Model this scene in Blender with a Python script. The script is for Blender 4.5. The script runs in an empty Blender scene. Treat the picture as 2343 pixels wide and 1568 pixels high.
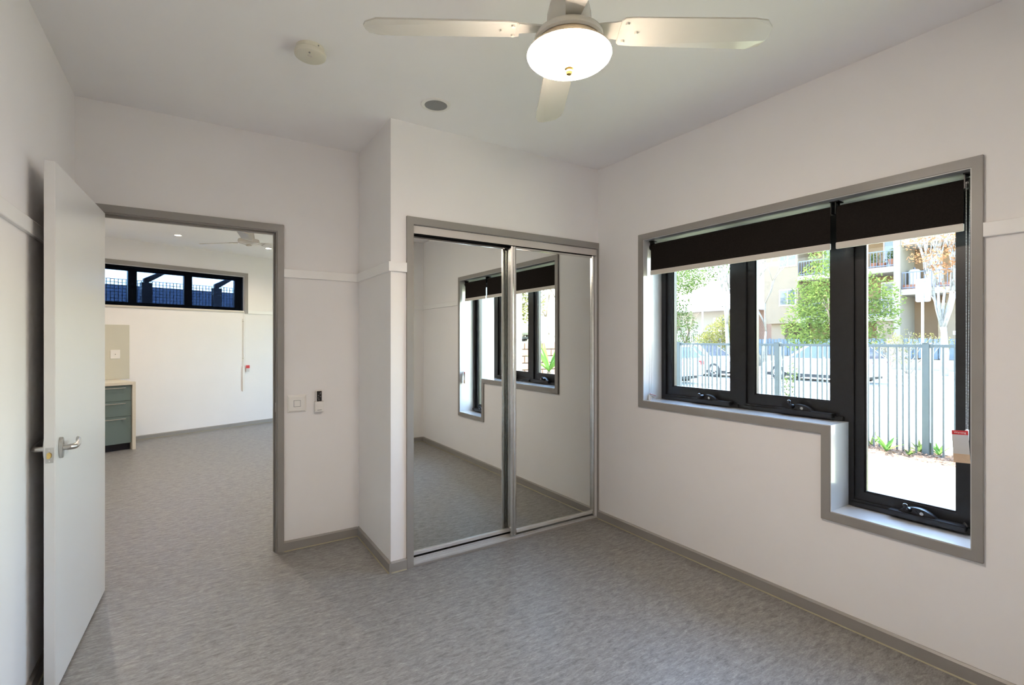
import bpy, bmesh, math, random
from mathutils import Vector, Matrix
R = math.radians
rnd = random.Random(7)

# ------------------------------------------------------------------ camera, sky, sun, exposure
scene = bpy.context.scene
col = scene.collection
FPX, YAW, HORIZON, EYE, CXP = 1128.3, R(32.94), 778.0, 1.4, 1171.5
cam_d = bpy.data.cameras.new('camera')
cam = bpy.data.objects.new('camera', cam_d); col.objects.link(cam)
cam.location = (0, 0, EYE)
cam.rotation_euler = (R(90), 0, -YAW)
cam_d.sensor_width = 36.0
cam_d.lens = FPX / 2343.0 * 36.0
cam_d.shift_y = (HORIZON - 784.0) / 2343.0
cam_d.clip_start = 0.02; cam_d.clip_end = 400
scene.camera = cam

world = bpy.data.worlds.new('world'); scene.world = world
world.use_nodes = True
wn = world.node_tree.nodes; wl = world.node_tree.links
for n in list(wn): wn.remove(n)
wo = wn.new('ShaderNodeOutputWorld'); wb = wn.new('ShaderNodeBackground'); ws = wn.new('ShaderNodeTexSky')
ws.sky_type = 'NISHITA'; ws.sun_disc = False
ws.sun_elevation = R(52); ws.sun_rotation = R(9)
ws.air_density = 1.3; ws.dust_density = 0.6; ws.ozone_density = 1.0
wb.inputs['Strength'].default_value = 1.65
wl.new(ws.outputs[0], wb.inputs[0]); wl.new(wb.outputs[0], wo.inputs[0])

sun_d = bpy.data.lights.new('sun', 'SUN'); sun_d.energy = 19.0; sun_d.angle = R(0.6); sun_d.color = (1.0, 0.95, 0.87)
sun = bpy.data.objects.new('sun', sun_d); col.objects.link(sun)
_e, _a = R(52), R(9)
sdir = Vector((math.sin(_a) * math.cos(_e), math.cos(_a) * math.cos(_e), math.sin(_e)))
sun.rotation_euler = sdir.to_track_quat('Z', 'Y').to_euler(); sun.location = (20, 30, 30)

vs = scene.view_settings
vs.view_transform = 'Standard'; vs.look = 'None'; vs.exposure = 1.2; vs.gamma = 1.0; vs.use_curve_mapping = False
LAMP = 58.0            # radiance of the fan's glass bowl
DOWNLIGHT = 9.0       # watts per visible downlight in the far room
cy = scene.cycles
cy.use_denoising = True
cy.use_adaptive_sampling = True; cy.adaptive_threshold = .06; cy.adaptive_min_samples = 20
cy.max_bounces = 7; cy.diffuse_bounces = 5; cy.glossy_bounces = 4; cy.transparent_max_bounces = 24; cy.transmission_bounces = 6
cy.sample_clamp_indirect = 8.0; cy.caustics_reflective = False; cy.caustics_refractive = False

# ------------------------------------------------------------------ helpers
_s, _c = math.sin(YAW), math.cos(YAW)
def at(u, v, D):
    a = (u - CXP) / FPX; b = (HORIZON - v) / FPX
    return Vector(((_c * a + _s) * D, (-_s * a + _c) * D, EYE + b * D))
def onx(u, v, X):
    a = (u - CXP) / FPX; b = (HORIZON - v) / FPX
    t = X / (_c * a + _s)
    return Vector((X, (-_s * a + _c) * t, EYE + b * t))
def onz(u, v, z):
    a = (u - CXP) / FPX; b = (HORIZON - v) / FPX
    t = (z - EYE) / b
    return Vector(((_c * a + _s) * t, (-_s * a + _c) * t, z))

class MB:
    def __init__(s): s.v = []; s.f = []
    def add(s, vs_, fs):
        o = len(s.v); s.v += [tuple(p) for p in vs_]; s.f += [tuple(i + o for i in f) for f in fs]; return s
    def box(s, x0, x1, y0, y1, z0, z1):
        if x0 > x1: x0, x1 = x1, x0
        if y0 > y1: y0, y1 = y1, y0
        if z0 > z1: z0, z1 = z1, z0
        return s.add([(x0,y0,z0),(x1,y0,z0),(x1,y1,z0),(x0,y1,z0),(x0,y0,z1),(x1,y0,z1),(x1,y1,z1),(x0,y1,z1)],
              [(0,3,2,1),(4,5,6,7),(0,1,5,4),(1,2,6,5),(2,3,7,6),(3,0,4,7)])
    def prism(s, poly, axis, a, b):
        """poly in the plane across `axis` ('x': (y,z), 'y': (x,z), 'z': (x,y)), extruded from a to b"""
        n = len(poly)
        def P(p, t):
            return {'x': (t, p[0], p[1]), 'y': (p[0], t, p[1]), 'z': (p[0], p[1], t)}[axis]
        return s.add([P(p, a) for p in poly] + [P(p, b) for p in poly],
              [tuple(range(n))[::-1], tuple(range(n, 2 * n))] + [(i, (i + 1) % n, n + (i + 1) % n, n + i) for i in range(n)])
    def tube(s, p0, p1, r0, r1=None, n=8, cap=True):
        p0 = Vector(p0); p1 = Vector(p1); r1 = r0 if r1 is None else r1
        d = (p1 - p0)
        if d.length < 1e-7: return s
        d.normalize()
        e = d.orthogonal().normalized(); g = d.cross(e)
        vs_ = [p0 + (e * math.cos(2*math.pi*i/n) + g * math.sin(2*math.pi*i/n)) * r0 for i in range(n)]
        vs_ += [p1 + (e * math.cos(2*math.pi*i/n) + g * math.sin(2*math.pi*i/n)) * r1 for i in range(n)]
        fs = [(i, (i+1) % n, n + (i+1) % n, n + i) for i in range(n)]
        if cap: fs += [tuple(range(n))[::-1], tuple(range(n, 2*n))]
        return s.add(vs_, fs)
    def path(s, pts, r, n=8):
        """swept round bar through points, joined as one skin"""
        pts = [Vector(p) for p in pts]
        rings = []
        for i, p in enumerate(pts):
            d = (pts[min(i+1, len(pts)-1)] - pts[max(i-1, 0)]).normalized()
            up = Vector((0, 0, 1)) if abs(d.z) < .95 else Vector((0, 1, 0))
            e = d.cross(up).normalized(); g = e.cross(d)
            rr = r[i] if isinstance(r, (list, tuple)) else r
            rings.append([p + (e * math.cos(2*math.pi*k/n) + g * math.sin(2*math.pi*k/n)) * rr for k in range(n)])
        vs_ = [q for ring in rings for q in ring]; fs = []
        for i in range(len(rings) - 1):
            for k in range(n):
                fs.append((i*n + k, i*n + (k+1) % n, (i+1)*n + (k+1) % n, (i+1)*n + k))
        fs += [tuple(range(n))[::-1], tuple(range((len(rings)-1)*n, len(rings)*n))]
        return s.add(vs_, fs)
    def lathe(s, prof, c=(0, 0, 0), n=32, sx=1.0, sy=1.0):
        """profile (r, z) revolved about z; r of 0 at the ends closes it"""
        vs_ = []; idx = []
        for r, z in prof:
            if r < 1e-6:
                idx.append([len(vs_)]); vs_.append((c[0], c[1], c[2] + z))
            else:
                idx.append(list(range(len(vs_), len(vs_) + n)))
                vs_ += [(c[0] + sx*r*math.cos(2*math.pi*k/n), c[1] + sy*r*math.sin(2*math.pi*k/n), c[2] + z) for k in range(n)]
        fs = []
        for a, b in zip(idx, idx[1:]):
            for k in range(n):
                k2 = (k + 1) % n
                if len(a) == 1 and len(b) == 1: continue
                if len(a) == 1: fs.append((a[0], b[k2], b[k]))
                elif len(b) == 1: fs.append((a[k], a[k2], b[0]))
                else: fs.append((a[k], a[k2], b[k2], b[k]))
        return s.add(vs_, fs)
    def blob(s, c, r, n=10, m=6):
        r = (r, r, r) if not isinstance(r, (tuple, list)) else r
        prof = [(math.sin(math.pi*i/m), -math.cos(math.pi*i/m)) for i in range(m + 1)]
        t = MB(); t.lathe(prof, n=n)
        return s.add([(c[0]+p[0]*r[0], c[1]+p[1]*r[1], c[2]+p[2]*r[2]) for p in t.v], t.f)
    def xf(s, M):
        s.v = [tuple(M @ Vector(p)) for p in s.v]; return s
    def build(s, name, m, parent=None, smooth=False, bevel=0.0, loc=None, rz=None, seg=2):
        me = bpy.data.meshes.new(name); me.from_pydata(s.v, [], s.f)
        bm = bmesh.new(); bm.from_mesh(me)
        bmesh.ops.recalc_face_normals(bm, faces=bm.faces)
        if bevel > 0:
            bmesh.ops.bevel(bm, geom=[e for e in bm.edges if len(e.link_faces) == 2 and e.calc_face_angle(0) > R(25)], offset=bevel, segments=seg, affect='EDGES', clamp_overlap=True)
        bm.to_mesh(me); bm.free()
        if smooth:
            me.polygons.foreach_set('use_smooth', [True] * len(me.polygons))
            if smooth == 'auto':
                try: me.set_sharp_from_angle(angle=R(35))
                except Exception: pass
        me.materials.append(m)
        o = bpy.data.objects.new(name, me); col.objects.link(o)
        if parent: o.parent = parent
        if loc is not None: o.location = loc
        if rz is not None: o.rotation_euler = (0, 0, rz)
        return o

def tag(o, label=None, cat=None, group=None, kind=None):
    if label: o['label'] = label
    if cat: o['category'] = cat
    if group: o['group'] = group
    if kind: o['kind'] = kind
    return o
def thing(name, label, cat, loc=(0, 0, 0), rz=0.0, group=None, kind=None):
    o = bpy.data.objects.new(name, None); col.objects.link(o); o.empty_display_size = .05
    o.location = loc; o.rotation_euler = (0, 0, rz)
    return tag(o, label, cat, group, kind)
def share(src, name, parent, loc=(0,0,0), rot=(0,0,0), scale=(1,1,1)):
    o = bpy.data.objects.new(name, src.data); col.objects.link(o); o.parent = parent
    o.location = loc; o.rotation_euler = rot; o.scale = scale
    return o
def copy_tree(o, parent=None):
    c = o.copy(); col.objects.link(c); c.parent = parent
    for ch in o.children: copy_tree(ch, c)
    return c

def grid(us, zs, filled, P, thick):
    """connected slab: cells between the sorted us and zs, filled(u,z) says which; P(u,z,t) maps to 3D, t in 0..thick"""
    m = MB(); ids = {}
    def V(i, j, t):
        k = (i, j, t)
        if k not in ids:
            ids[k] = len(m.v); m.v.append(tuple(P(us[i], zs[j], thick * t)))
        return ids[k]
    nu, nz = len(us) - 1, len(zs) - 1
    F = [[filled((us[i]+us[i+1])/2, (zs[j]+zs[j+1])/2) for j in range(nz)] for i in range(nu)]
    g = lambda i, j: 0 <= i < nu and 0 <= j < nz and F[i][j]
    for i in range(nu):
        for j in range(nz):
            if not F[i][j]: continue
            m.f.append((V(i,j,0), V(i+1,j,0), V(i+1,j+1,0), V(i,j+1,0)))
            m.f.append((V(i,j,1), V(i,j+1,1), V(i+1,j+1,1), V(i+1,j,1)))
            if not g(i-1,j): m.f.append((V(i,j,0), V(i,j+1,0), V(i,j+1,1), V(i,j,1)))
            if not g(i+1,j): m.f.append((V(i+1,j,0), V(i+1,j,1), V(i+1,j+1,1), V(i+1,j+1,0)))
            if not g(i,j-1): m.f.append((V(i,j,0), V(i,j,1), V(i+1,j,1), V(i+1,j,0)))
            if not g(i,j+1): m.f.append((V(i,j+1,0), V(i+1,j+1,0), V(i+1,j+1,1), V(i,j+1,1)))
    return m
def inr(u, z, rects): return any(a < u < b and c < z < d for a, b, c, d in rects)
def slab(axis, pos, thick, u0, u1, z0, z1, holes=(), solids=None):
    """wall slab at axis=pos..pos+thick, u along the other horizontal axis"""
    us = {u0, u1}; zs = {z0, z1}
    for a, b, c, d in list(holes) + list(solids or []):
        us |= {a, b}; zs |= {c, d}
    us = sorted(u for u in us if u0 <= u <= u1); zs = sorted(z for z in zs if z0 <= z <= z1)
    P = (lambda u, z, t: (pos + t, u, z)) if axis == 'x' else (lambda u, z, t: (u, pos + t, z))
    return grid(us, zs, lambda u, z: (inr(u, z, solids) if solids else True) and not inr(u, z, holes), P, thick)

# ------------------------------------------------------------------ materials
def mat(name, color, rough=.5, metal=0.0, spec=.5, noise=0.0, nscale=8.0, bump=0.0, bscale=60.0, coat=0.0, emis=None, estr=0.0):
    m = bpy.data.materials.new(name); m.use_nodes = True
    nt = m.node_tree; b = nt.nodes['Principled BSDF']
    b.inputs['Base Color'].default_value = (*color, 1); b.inputs['Roughness'].default_value = rough
    b.inputs['Metallic'].default_value = metal; b.inputs['Specular IOR Level'].default_value = spec
    if coat: b.inputs['Coat Weight'].default_value = coat; b.inputs['Coat Roughness'].default_value = .08
    if emis: b.inputs['Emission Color'].default_value = (*emis, 1); b.inputs['Emission Strength'].default_value = estr
    tc = None
    if noise or bump: tc = nt.nodes.new('ShaderNodeTexCoord')
    if noise:
        n = nt.nodes.new('ShaderNodeTexNoise'); n.inputs['Scale'].default_value = nscale; n.inputs['Detail'].default_value = 5
        r = nt.nodes.new('ShaderNodeValToRGB')
        r.color_ramp.elements[0].color = (*[max(0, x*(1-noise)) for x in color], 1); r.color_ramp.elements[0].position = .3
        r.color_ramp.elements[1].color = (*[min(1, x*(1+noise)) for x in color], 1); r.color_ramp.elements[1].position = .7
        nt.links.new(tc.outputs['Object'], n.inputs['Vector']); nt.links.new(n.outputs['Fac'], r.inputs['Fac']); nt.links.new(r.outputs['Color'], b.inputs['Base Color'])
    if bump:
        n2 = nt.nodes.new('ShaderNodeTexNoise'); n2.inputs['Scale'].default_value = bscale; n2.inputs['Detail'].default_value = 4
        bp = nt.nodes.new('ShaderNodeBump'); bp.inputs['Strength'].default_value = bump; bp.inputs['Distance'].default_value = .01
        nt.links.new(tc.outputs['Object'], n2.inputs['Vector']); nt.links.new(n2.outputs['Fac'], bp.inputs['Height']); nt.links.new(bp.outputs['Normal'], b.inputs['Normal'])
    return m
def glass_mat(name, tint=(.96, .98, .97), refl=1.0):
    m = bpy.data.materials.new(name); m.use_nodes = True; nt = m.node_tree
    for n in list(nt.nodes): nt.nodes.remove(n)
    o = nt.nodes.new('ShaderNodeOutputMaterial'); mx = nt.nodes.new('ShaderNodeMixShader')
    t = nt.nodes.new('ShaderNodeBsdfTransparent'); t.inputs[0].default_value = (*tint, 1)
    g = nt.nodes.new('ShaderNodeBsdfGlossy'); g.inputs['Roughness'].default_value = .0; g.inputs[0].default_value = (refl, refl, refl, 1)
    lw = nt.nodes.new('ShaderNodeLayerWeight'); lw.inputs['Blend'].default_value = .5
    pw = nt.nodes.new('ShaderNodeMath'); pw.operation = 'POWER'; pw.inputs[1].default_value = 5.0
    f = nt.nodes.new('ShaderNodeMath'); f.operation = 'MULTIPLY_ADD'; f.inputs[1].default_value = .9; f.inputs[2].default_value = .035
    nt.links.new(lw.outputs['Facing'], pw.inputs[0]); nt.links.new(pw.outputs[0], f.inputs[0])
    nt.links.new(f.outputs[0], mx.inputs[0]); nt.links.new(t.outputs[0], mx.inputs[1]); nt.links.new(g.outputs[0], mx.inputs[2]); nt.links.new(mx.outputs[0], o.inputs[0])
    return m
def leaf_mat(name, color, var=.35, trans=.45):
    m = bpy.data.materials.new(name); m.use_nodes = True; nt = m.node_tree
    for n in list(nt.nodes): nt.nodes.remove(n)
    o = nt.nodes.new('ShaderNodeOutputMaterial'); mx = nt.nodes.new('ShaderNodeMixShader'); mx.inputs[0].default_value = trans
    d = nt.nodes.new('ShaderNodeBsdfDiffuse'); t = nt.nodes.new('ShaderNodeBsdfTranslucent')
    tc = nt.nodes.new('ShaderNodeTexCoord'); n = nt.nodes.new('ShaderNodeTexNoise'); n.inputs['Scale'].default_value = 2.2; n.inputs['Detail'].default_value = 6
    r = nt.nodes.new('ShaderNodeValToRGB')
    r.color_ramp.elements[0].position = .32; r.color_ramp.elements[1].position = .68
    r.color_ramp.elements[0].color = (*[x*(1-var) for x in color], 1); r.color_ramp.elements[1].color = (min(1, color[0]*(1+var*1.3)), min(1, color[1]*(1+var)), color[2], 1)
    nt.links.new(tc.outputs['Object'], n.inputs['Vector']); nt.links.new(n.outputs['Fac'], r.inputs['Fac'])
    for q in (d, t): nt.links.new(r.outputs['Color'], q.inputs['Color'])
    nt.links.new(d.outputs[0], mx.inputs[1]); nt.links.new(t.outputs[0], mx.inputs[2]); nt.links.new(mx.outputs[0], o.inputs[0])
    return m
def lino_mat():
    m = bpy.data.materials.new('linoleum'); m.use_nodes = True; nt = m.node_tree; b = nt.nodes['Principled BSDF']; L = nt.links.new
    tc = nt.nodes.new('ShaderNodeTexCoord')
    def streak(sx, sy, scale, rz, detail=6):
        mp = nt.nodes.new('ShaderNodeMapping'); mp.inputs['Scale'].default_value = (sx, sy, 1); mp.inputs['Rotation'].default_value = (0, 0, rz)
        n = nt.nodes.new('ShaderNodeTexNoise'); n.inputs['Scale'].default_value = scale; n.inputs['Detail'].default_value = detail; n.inputs['Roughness'].default_value = .65
        n.inputs['Distortion'].default_value = .6
        L(tc.outputs['Object'], mp.inputs['Vector']); L(mp.outputs['Vector'], n.inputs['Vector']); return n
    a = streak(1, 3.2, 16, R(8)); c = streak(1, 3.5, 60, R(8), 4)
    r1 = nt.nodes.new('ShaderNodeValToRGB'); e = r1.color_ramp.elements
    e[0].position = .30; e[0].color = (.180, .178, .176, 1); e[1].position = .70; e[1].color = (.375, .37, .365, 1)
    r2 = nt.nodes.new('ShaderNodeValToRGB'); e = r2.color_ramp.elements
    e[0].position = .28; e[0].color = (.55, .54, .52, 1); e[1].position = .66; e[1].color = (1.12, 1.1, 1.08, 1)
    mul = nt.nodes.new('ShaderNodeMixRGB'); mul.blend_type = 'MULTIPLY'; mul.inputs[0].default_value = .8
    L(a.outputs['Fac'], r1.inputs['Fac']); L(c.outputs['Fac'], r2.inputs['Fac']); L(r1.outputs[0], mul.inputs[1]); L(r2.outputs[0], mul.inputs[2])
    v = streak(1, 2.2, 42, R(20), 3); v.inputs['Distortion'].default_value = 2.2
    r3 = nt.nodes.new('ShaderNodeValToRGB'); e = r3.color_ramp.elements
    e[0].position = .30; e[0].color = (.50, .49, .47, 1); e[1].position = .37; e[1].color = (1, 1, 1, 1)
    e2 = e.new(.66); e2.color = (1, 1, 1, 1); e3 = e.new(.74); e3.color = (1.35, 1.33, 1.28, 1)
    mul2 = nt.nodes.new('ShaderNodeMixRGB'); mul2.blend_type = 'MULTIPLY'; mul2.inputs[0].default_value = .55
    L(v.outputs['Fac'], r3.inputs['Fac']); L(mul.outputs[0], mul2.inputs[1]); L(r3.outputs[0], mul2.inputs[2])
    L(mul2.outputs[0], b.inputs['Base Color'])
    b.inputs['Roughness'].default_value = .42; b.inputs['Specular IOR Level'].default_value = .42
    bp = nt.nodes.new('ShaderNodeBump'); bp.inputs['Strength'].default_value = .08; bp.inputs['Distance'].default_value = .004
    L(c.outputs['Fac'], bp.inputs['Height']); L(bp.outputs['Normal'], b.inputs['Normal'])
    return m
def sheer_mat(name, tint, body, fac):
    m = bpy.data.materials.new(name); m.use_nodes = True; nt = m.node_tree
    for n in list(nt.nodes): nt.nodes.remove(n)
    o = nt.nodes.new('ShaderNodeOutputMaterial'); mx = nt.nodes.new('ShaderNodeMixShader'); mx.inputs[0].default_value = fac
    t = nt.nodes.new('ShaderNodeBsdfTransparent'); t.inputs[0].default_value = (*tint, 1)
    d = nt.nodes.new('ShaderNodeBsdfDiffuse'); d.inputs[0].default_value = (*body, 1)
    nt.links.new(t.outputs[0], mx.inputs[1]); nt.links.new(d.outputs[0], mx.inputs[2]); nt.links.new(mx.outputs[0], o.inputs[0])
    return m
def print_mat(name, paper, ink, axis=2, scale=260.0):
    """paper with fine lines of small print"""
    m = mat(name, paper, .6); nt = m.node_tree; b = nt.nodes['Principled BSDF']
    tc = nt.nodes.new('ShaderNodeTexCoord'); w = nt.nodes.new('ShaderNodeTexWave'); w.bands_direction = 'XYZ'[axis]; w.inputs['Scale'].default_value = scale
    r = nt.nodes.new('ShaderNodeValToRGB'); e = r.color_ramp.elements
    e[0].position = .55; e[0].color = (*paper, 1); e[1].position = .8; e[1].color = (*ink, 1)
    nt.links.new(tc.outputs['Object'], w.inputs['Vector']); nt.links.new(w.outputs['Fac'], r.inputs['Fac']); nt.links.new(r.outputs[0], b.inputs['Base Color'])
    return m

M = {}
M['wall'] = mat('wall_paint', (.865, .845, .84), .75, spec=.25, noise=.012, nscale=3)
M['ceil'] = mat('ceiling_paint', (.92, .902, .905), .85, spec=.15, noise=.01, nscale=3)
M['rail'] = mat('gloss_white_rail', (.86, .85, .84), .4, noise=.01)
M['trim'] = mat('grey_trim_paint', (.30, .285, .268), .38, noise=.03, nscale=5)
M['reveal'] = mat('window_reveal_paint', (.56, .565, .575), .25, noise=.01, coat=.6)
M['lino'] = lino_mat()
M['seal'] = mat('floor_sealant', (.33, .30, .20), .5, noise=.05)
M['doorw'] = mat('white_door_paint', (.78, .77, .755), .28, noise=.01, nscale=2)
M['steel'] = mat('satin_steel', (.55, .54, .52), .3, 1.0, noise=.06, nscale=30)
M['alu'] = mat('bright_aluminium', (.72, .72, .70), .22, 1.0, noise=.04, nscale=40)
M['track'] = mat('track_aluminium', (.80, .80, .79), .38, .55, noise=.03, nscale=30)
M['brass'] = mat('brass', (.75, .55, .2), .3, 1.0, noise=.05, nscale=60)
M['mirror'] = mat('mirror_glass', (.83, .855, .83), .0, 1.0)
M['fascia'] = mat('champagne_fascia', (.60, .56, .53), .45, noise=.02)
M['black'] = mat('black_powder_coat', (.012, .013, .015), .35, noise=.15, nscale=30)
M['blackp'] = mat('black_plastic', (.01, .01, .011), .3, noise=.1, nscale=40)
M['blind'] = mat('blackout_fabric', (.017, .0145, .013), .9, spec=.1, noise=.2, nscale=160, bump=.1, bscale=600)
M['cream'] = mat('cream_bar', (.66, .62, .56), .45, noise=.02)
M['glass'] = glass_mat('clear_glass')
M['glass2'] = glass_mat('far_window_glass', (.9, .93, .96))
M['plast'] = mat('white_plastic', (.84, .82, .79), .35, noise=.01)
M['plast2'] = mat('ivory_plastic', (.72, .69, .58), .4, noise=.02)
M['fanw'] = mat('fan_enamel', (.66, .64, .575), .22, noise=.015, coat=.3)
M['glowtint'] = mat('glow_tinted_collar', (.80, .66, .48), .25, .5, noise=.03)  # gold tint stands in for warm lamp light leaking onto the collar
M['bowl'] = mat('lit_opal_glass', (.9, .88, .84), .2, emis=(1.0, .84, .70), estr=LAMP)
M['dl'] = mat('downlight_lens', (.9, .9, .9), .3, emis=(1.0, .82, .62), estr=60)
M['grille'] = mat('speaker_grille', (.27, .275, .275), .6, noise=.15, nscale=400)
M['red'] = mat('red_print', (.62, .035, .04), .5, noise=.05)
M['tagprint'] = print_mat('tag_small_print', (.72, .70, .69), (.42, .40, .40))
M['kraft'] = mat('tag_brown_card', (.62, .44, .30), .7, noise=.08, nscale=40)
M['chain'] = mat('bead_chain', (.52, .52, .50), .4, noise=.1, nscale=80)
M['teal'] = mat('sage_laminate', (.155, .215, .215), .5, noise=.03)
M['kick'] = mat('dark_kickboard', (.008, .011, .025), .45, noise=.1)
M['stone'] = mat('cream_benchtop', (.74, .70, .60), .35, noise=.03, nscale=60)
M['splash'] = mat('pale_splashback', (.62, .60, .51), .12, noise=.01)
M['screen'] = sheer_mat('sunscreen_mesh_fabric', (.28, .345, .45), (.03, .04, .06), .12)

# ------------------------------------------------------------------ room dimensions (metres)
XR, XL, YW, YD, YB, XN, ZC = 2.675, -.54, 2.885, 3.56, -.45, 1.0, 2.735
XO = 2.93                               # outer face of the window wall
ZC2 = 2.785
W2A = Vector((-.669, 8.617, 0)); W2R = R(20.87)   # far room's end wall: origin and heading
w2d = Vector((math.cos(W2R), math.sin(W2R), 0)); w2n = Vector((-math.sin(W2R), math.cos(W2R), 0))
def w2(s, o, z): return W2A + w2d * s + w2n * o + Vector((0, 0, z))
def w2z(pxu, pxv, off):
    """far-wall coordinates (s, z) of a sight line on the plane `off` behind the far wall"""
    q = at(pxu, pxv, 1.0) - Vector((0, 0, EYE)); o = Vector((0, 0, EYE)); P0 = W2A + w2n * off
    t = (P0 - o).dot(w2n) / q.dot(w2n); Pp = o + q * t
    return (Pp - W2A).dot(w2d), Pp.z
def S(o, label, cat): return tag(o, label, cat, kind='structure')

# ================================================================== STRUCTURE
def w2y(x): return W2A.y + (x - W2A.x) * math.tan(W2R)
foot = [(-1.9, YB-.1), (XO, YB-.1), (XO, w2y(XO)+.12), (-1.9, w2y(-1.9)+.12)]
S(MB().prism(foot, 'z', -.12, 0).build('floor', M['lino']), 'grey marbled linoleum floor running from the bedroom through the doorway', 'floor')
S(MB().box(XL-.1, XO, YB-.1, YD+.005, ZC, ZC+.1).build('ceiling', M['ceil']), 'flat white plaster ceiling above the bedroom', 'ceiling')
S(MB().prism([(-1.9, YD+.005), (XO, YD+.005), (XO, w2y(XO)+.16), (-1.9, w2y(-1.9)+.16)], 'z', ZC2, ZC2+.1).build('ceiling_far', M['ceil']), 'white ceiling of the room beyond the doorway', 'ceiling')
M['roofm'] = mat('roof_sheet', (.45, .45, .45), .6, noise=.05)
S(MB().prism([(-2.2, YB-.5), (XO+.50, YB-.5), (XO+.50, w2y(XO)+1.25), (-2.2, w2y(-2.2)+1.25)], 'z', ZC2+.11, ZC2+.22).build('roof', M['roofm']), 'unseen flat roof with eaves added to shade the windows from the sun', 'roof')  # unseen roof; eaves added and sized to keep direct sun out

OPEN = [(.672, 1.196, .547, 2.100), (1.196, 2.411, .975, 2.100)]
g_ = .012
OPENX = [(.672-g_, 1.196+g_, .547-g_, 2.100+g_), (1.196+g_, 2.411+g_, .975-g_, 2.100+g_)]
S(slab('x', XR, XO-XR, YB-.1, YD+.11, -.1, ZC2, OPENX).build('wall_right', M['wall']), 'white wall on the right holding the stepped window', 'wall')
S(slab('x', XL-.1, .1, YB-.1, YD, 0, ZC).build('wall_left', M['wall']), 'white wall behind the open door', 'wall')
S(slab('y', YB-.1, .1, XL, XR, 0, ZC).build('wall_rear', M['wall']), 'white wall at the back, seen only in the mirror doors', 'wall')
S(slab('y', YD, .11, -1.8, XR, 0, ZC2, [(-.455, .480, -1, 2.128)]).build('wall_door', M['wall']), 'white wall around the grey doorway', 'wall')
S(slab('y', YW, .1, XN, XR, 0, ZC, [(1.142, 2.66, -1, 2.112)]).build('wall_closet', M['wall']), 'white wall around the mirrored wardrobe', 'wall')
S(slab('x', XN, .09, YW+.1, YD, 0, ZC).build('wall_return', M['wall']), 'narrow white return wall between doorway and wardrobe', 'wall')
O2 = (-1.0, 1.479, 1.86, 2.435)
wf = slab('y', 0, .16, -1.55, 4.2, -.1, ZC2, [O2]).build('wall_far', M['wall'], loc=W2A, rz=W2R)
S(wf, 'white end wall of the far room below the high window', 'wall')
S(slab('x', -1.8, .1, YD+.11, w2y(-1.8)+.05, 0, ZC2).build('wall_far_left', M['wall']), 'white side wall of the far room, out of sight', 'wall')
S(slab('x', XR, XO-XR, YD+.11, w2y(XR)+.1, -.1, ZC2, [(7.5, 8.3, .03, 2.3)]).build('wall_far_right', M['wall']), 'side wall of the far room with a glazed door', 'wall')

# glazed door that daylights the far room
d2 = thing('door_2', 'narrow glazed door on the far room side wall', 'door', (0, 0, 0), kind='structure')
slab('x', 2.78, .06, 7.5, 8.3, .03, 2.3, [(7.57, 8.23, .1, 2.23)]).build('door_frame', M['black'], d2)
for a, b in ((7.57, 8.23),): MB().box(2.805, 2.811, a, b, .1, 2.23).build('glass_pane', M['glass'], d2)

# baseboards: chamfered board + bead of sealant where it meets the floor
def board(name, p0, p1, n, label, h=.066, t=.013, m='trim', bead=True, cat='baseboard'):
    p0 = Vector((*p0, 0)); p1 = Vector((*p1, 0)); n = Vector((*n, 0)).normalized(); d = p1 - p0
    prof = [(0, .0), (t, .0), (t, h-.009), (t-.008, h), (0, h)]
    mb = MB(); k = len(prof)
    mb.add([p0 + n*a + Vector((0, 0, b)) for a, b in prof] + [p1 + n*a + Vector((0, 0, b)) for a, b in prof],
           [tuple(range(k))[::-1], tuple(range(k, 2*k))] + [(i, (i+1) % k, k+(i+1) % k, k+i) for i in range(k)])
    o = S(mb.build(name, M[m]), label, cat)
    if bead:
        q = MB(); pr = [(t, 0), (t+.005, 0), (t, .005)]
        q.add([p0 + n*a + Vector((0, 0, b+.0002)) for a, b in pr] + [p1 + n*a + Vector((0, 0, b+.0002)) for a, b in pr],
              [(0, 1, 2), (5, 4, 3), (0, 3, 4, 1), (1, 4, 5, 2), (2, 5, 3, 0)])
        q.build('sealant_bead', M['seal'], o)
    return o
board('baseboard_right', (XR, YB), (XR, YW), (-1, 0), 'grey baseboard along the window wall')
board('baseboard_return', (XN, YW-.013), (XN, YD), (-1, 0), 'grey baseboard on the narrow return wall')
board('baseboard_closet', (XN, YW), (1.097, YW), (0, -1), 'short grey baseboard beside the wardrobe frame')
board('baseboard_door', (.507, YD), (XN-.013, YD), (0, -1), 'grey baseboard between doorway and return wall')
board('baseboard_left', (XL, YB+.013), (XL, YD), (1, 0), 'grey baseboard behind the open door')
board('baseboard_rear', (XL, YB), (XR-.013, YB), (0, 1), 'grey baseboard on the rear wall seen in the mirror')
pa, pb = w2(-.185, 0, 0), w2(4.1, 0, 0)
board('baseboard_far', (pa.x, pa.y), (pb.x, pb.y), (-w2n.x, -w2n.y), 'grey baseboard under the high window in the far room', h=.06)

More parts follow.
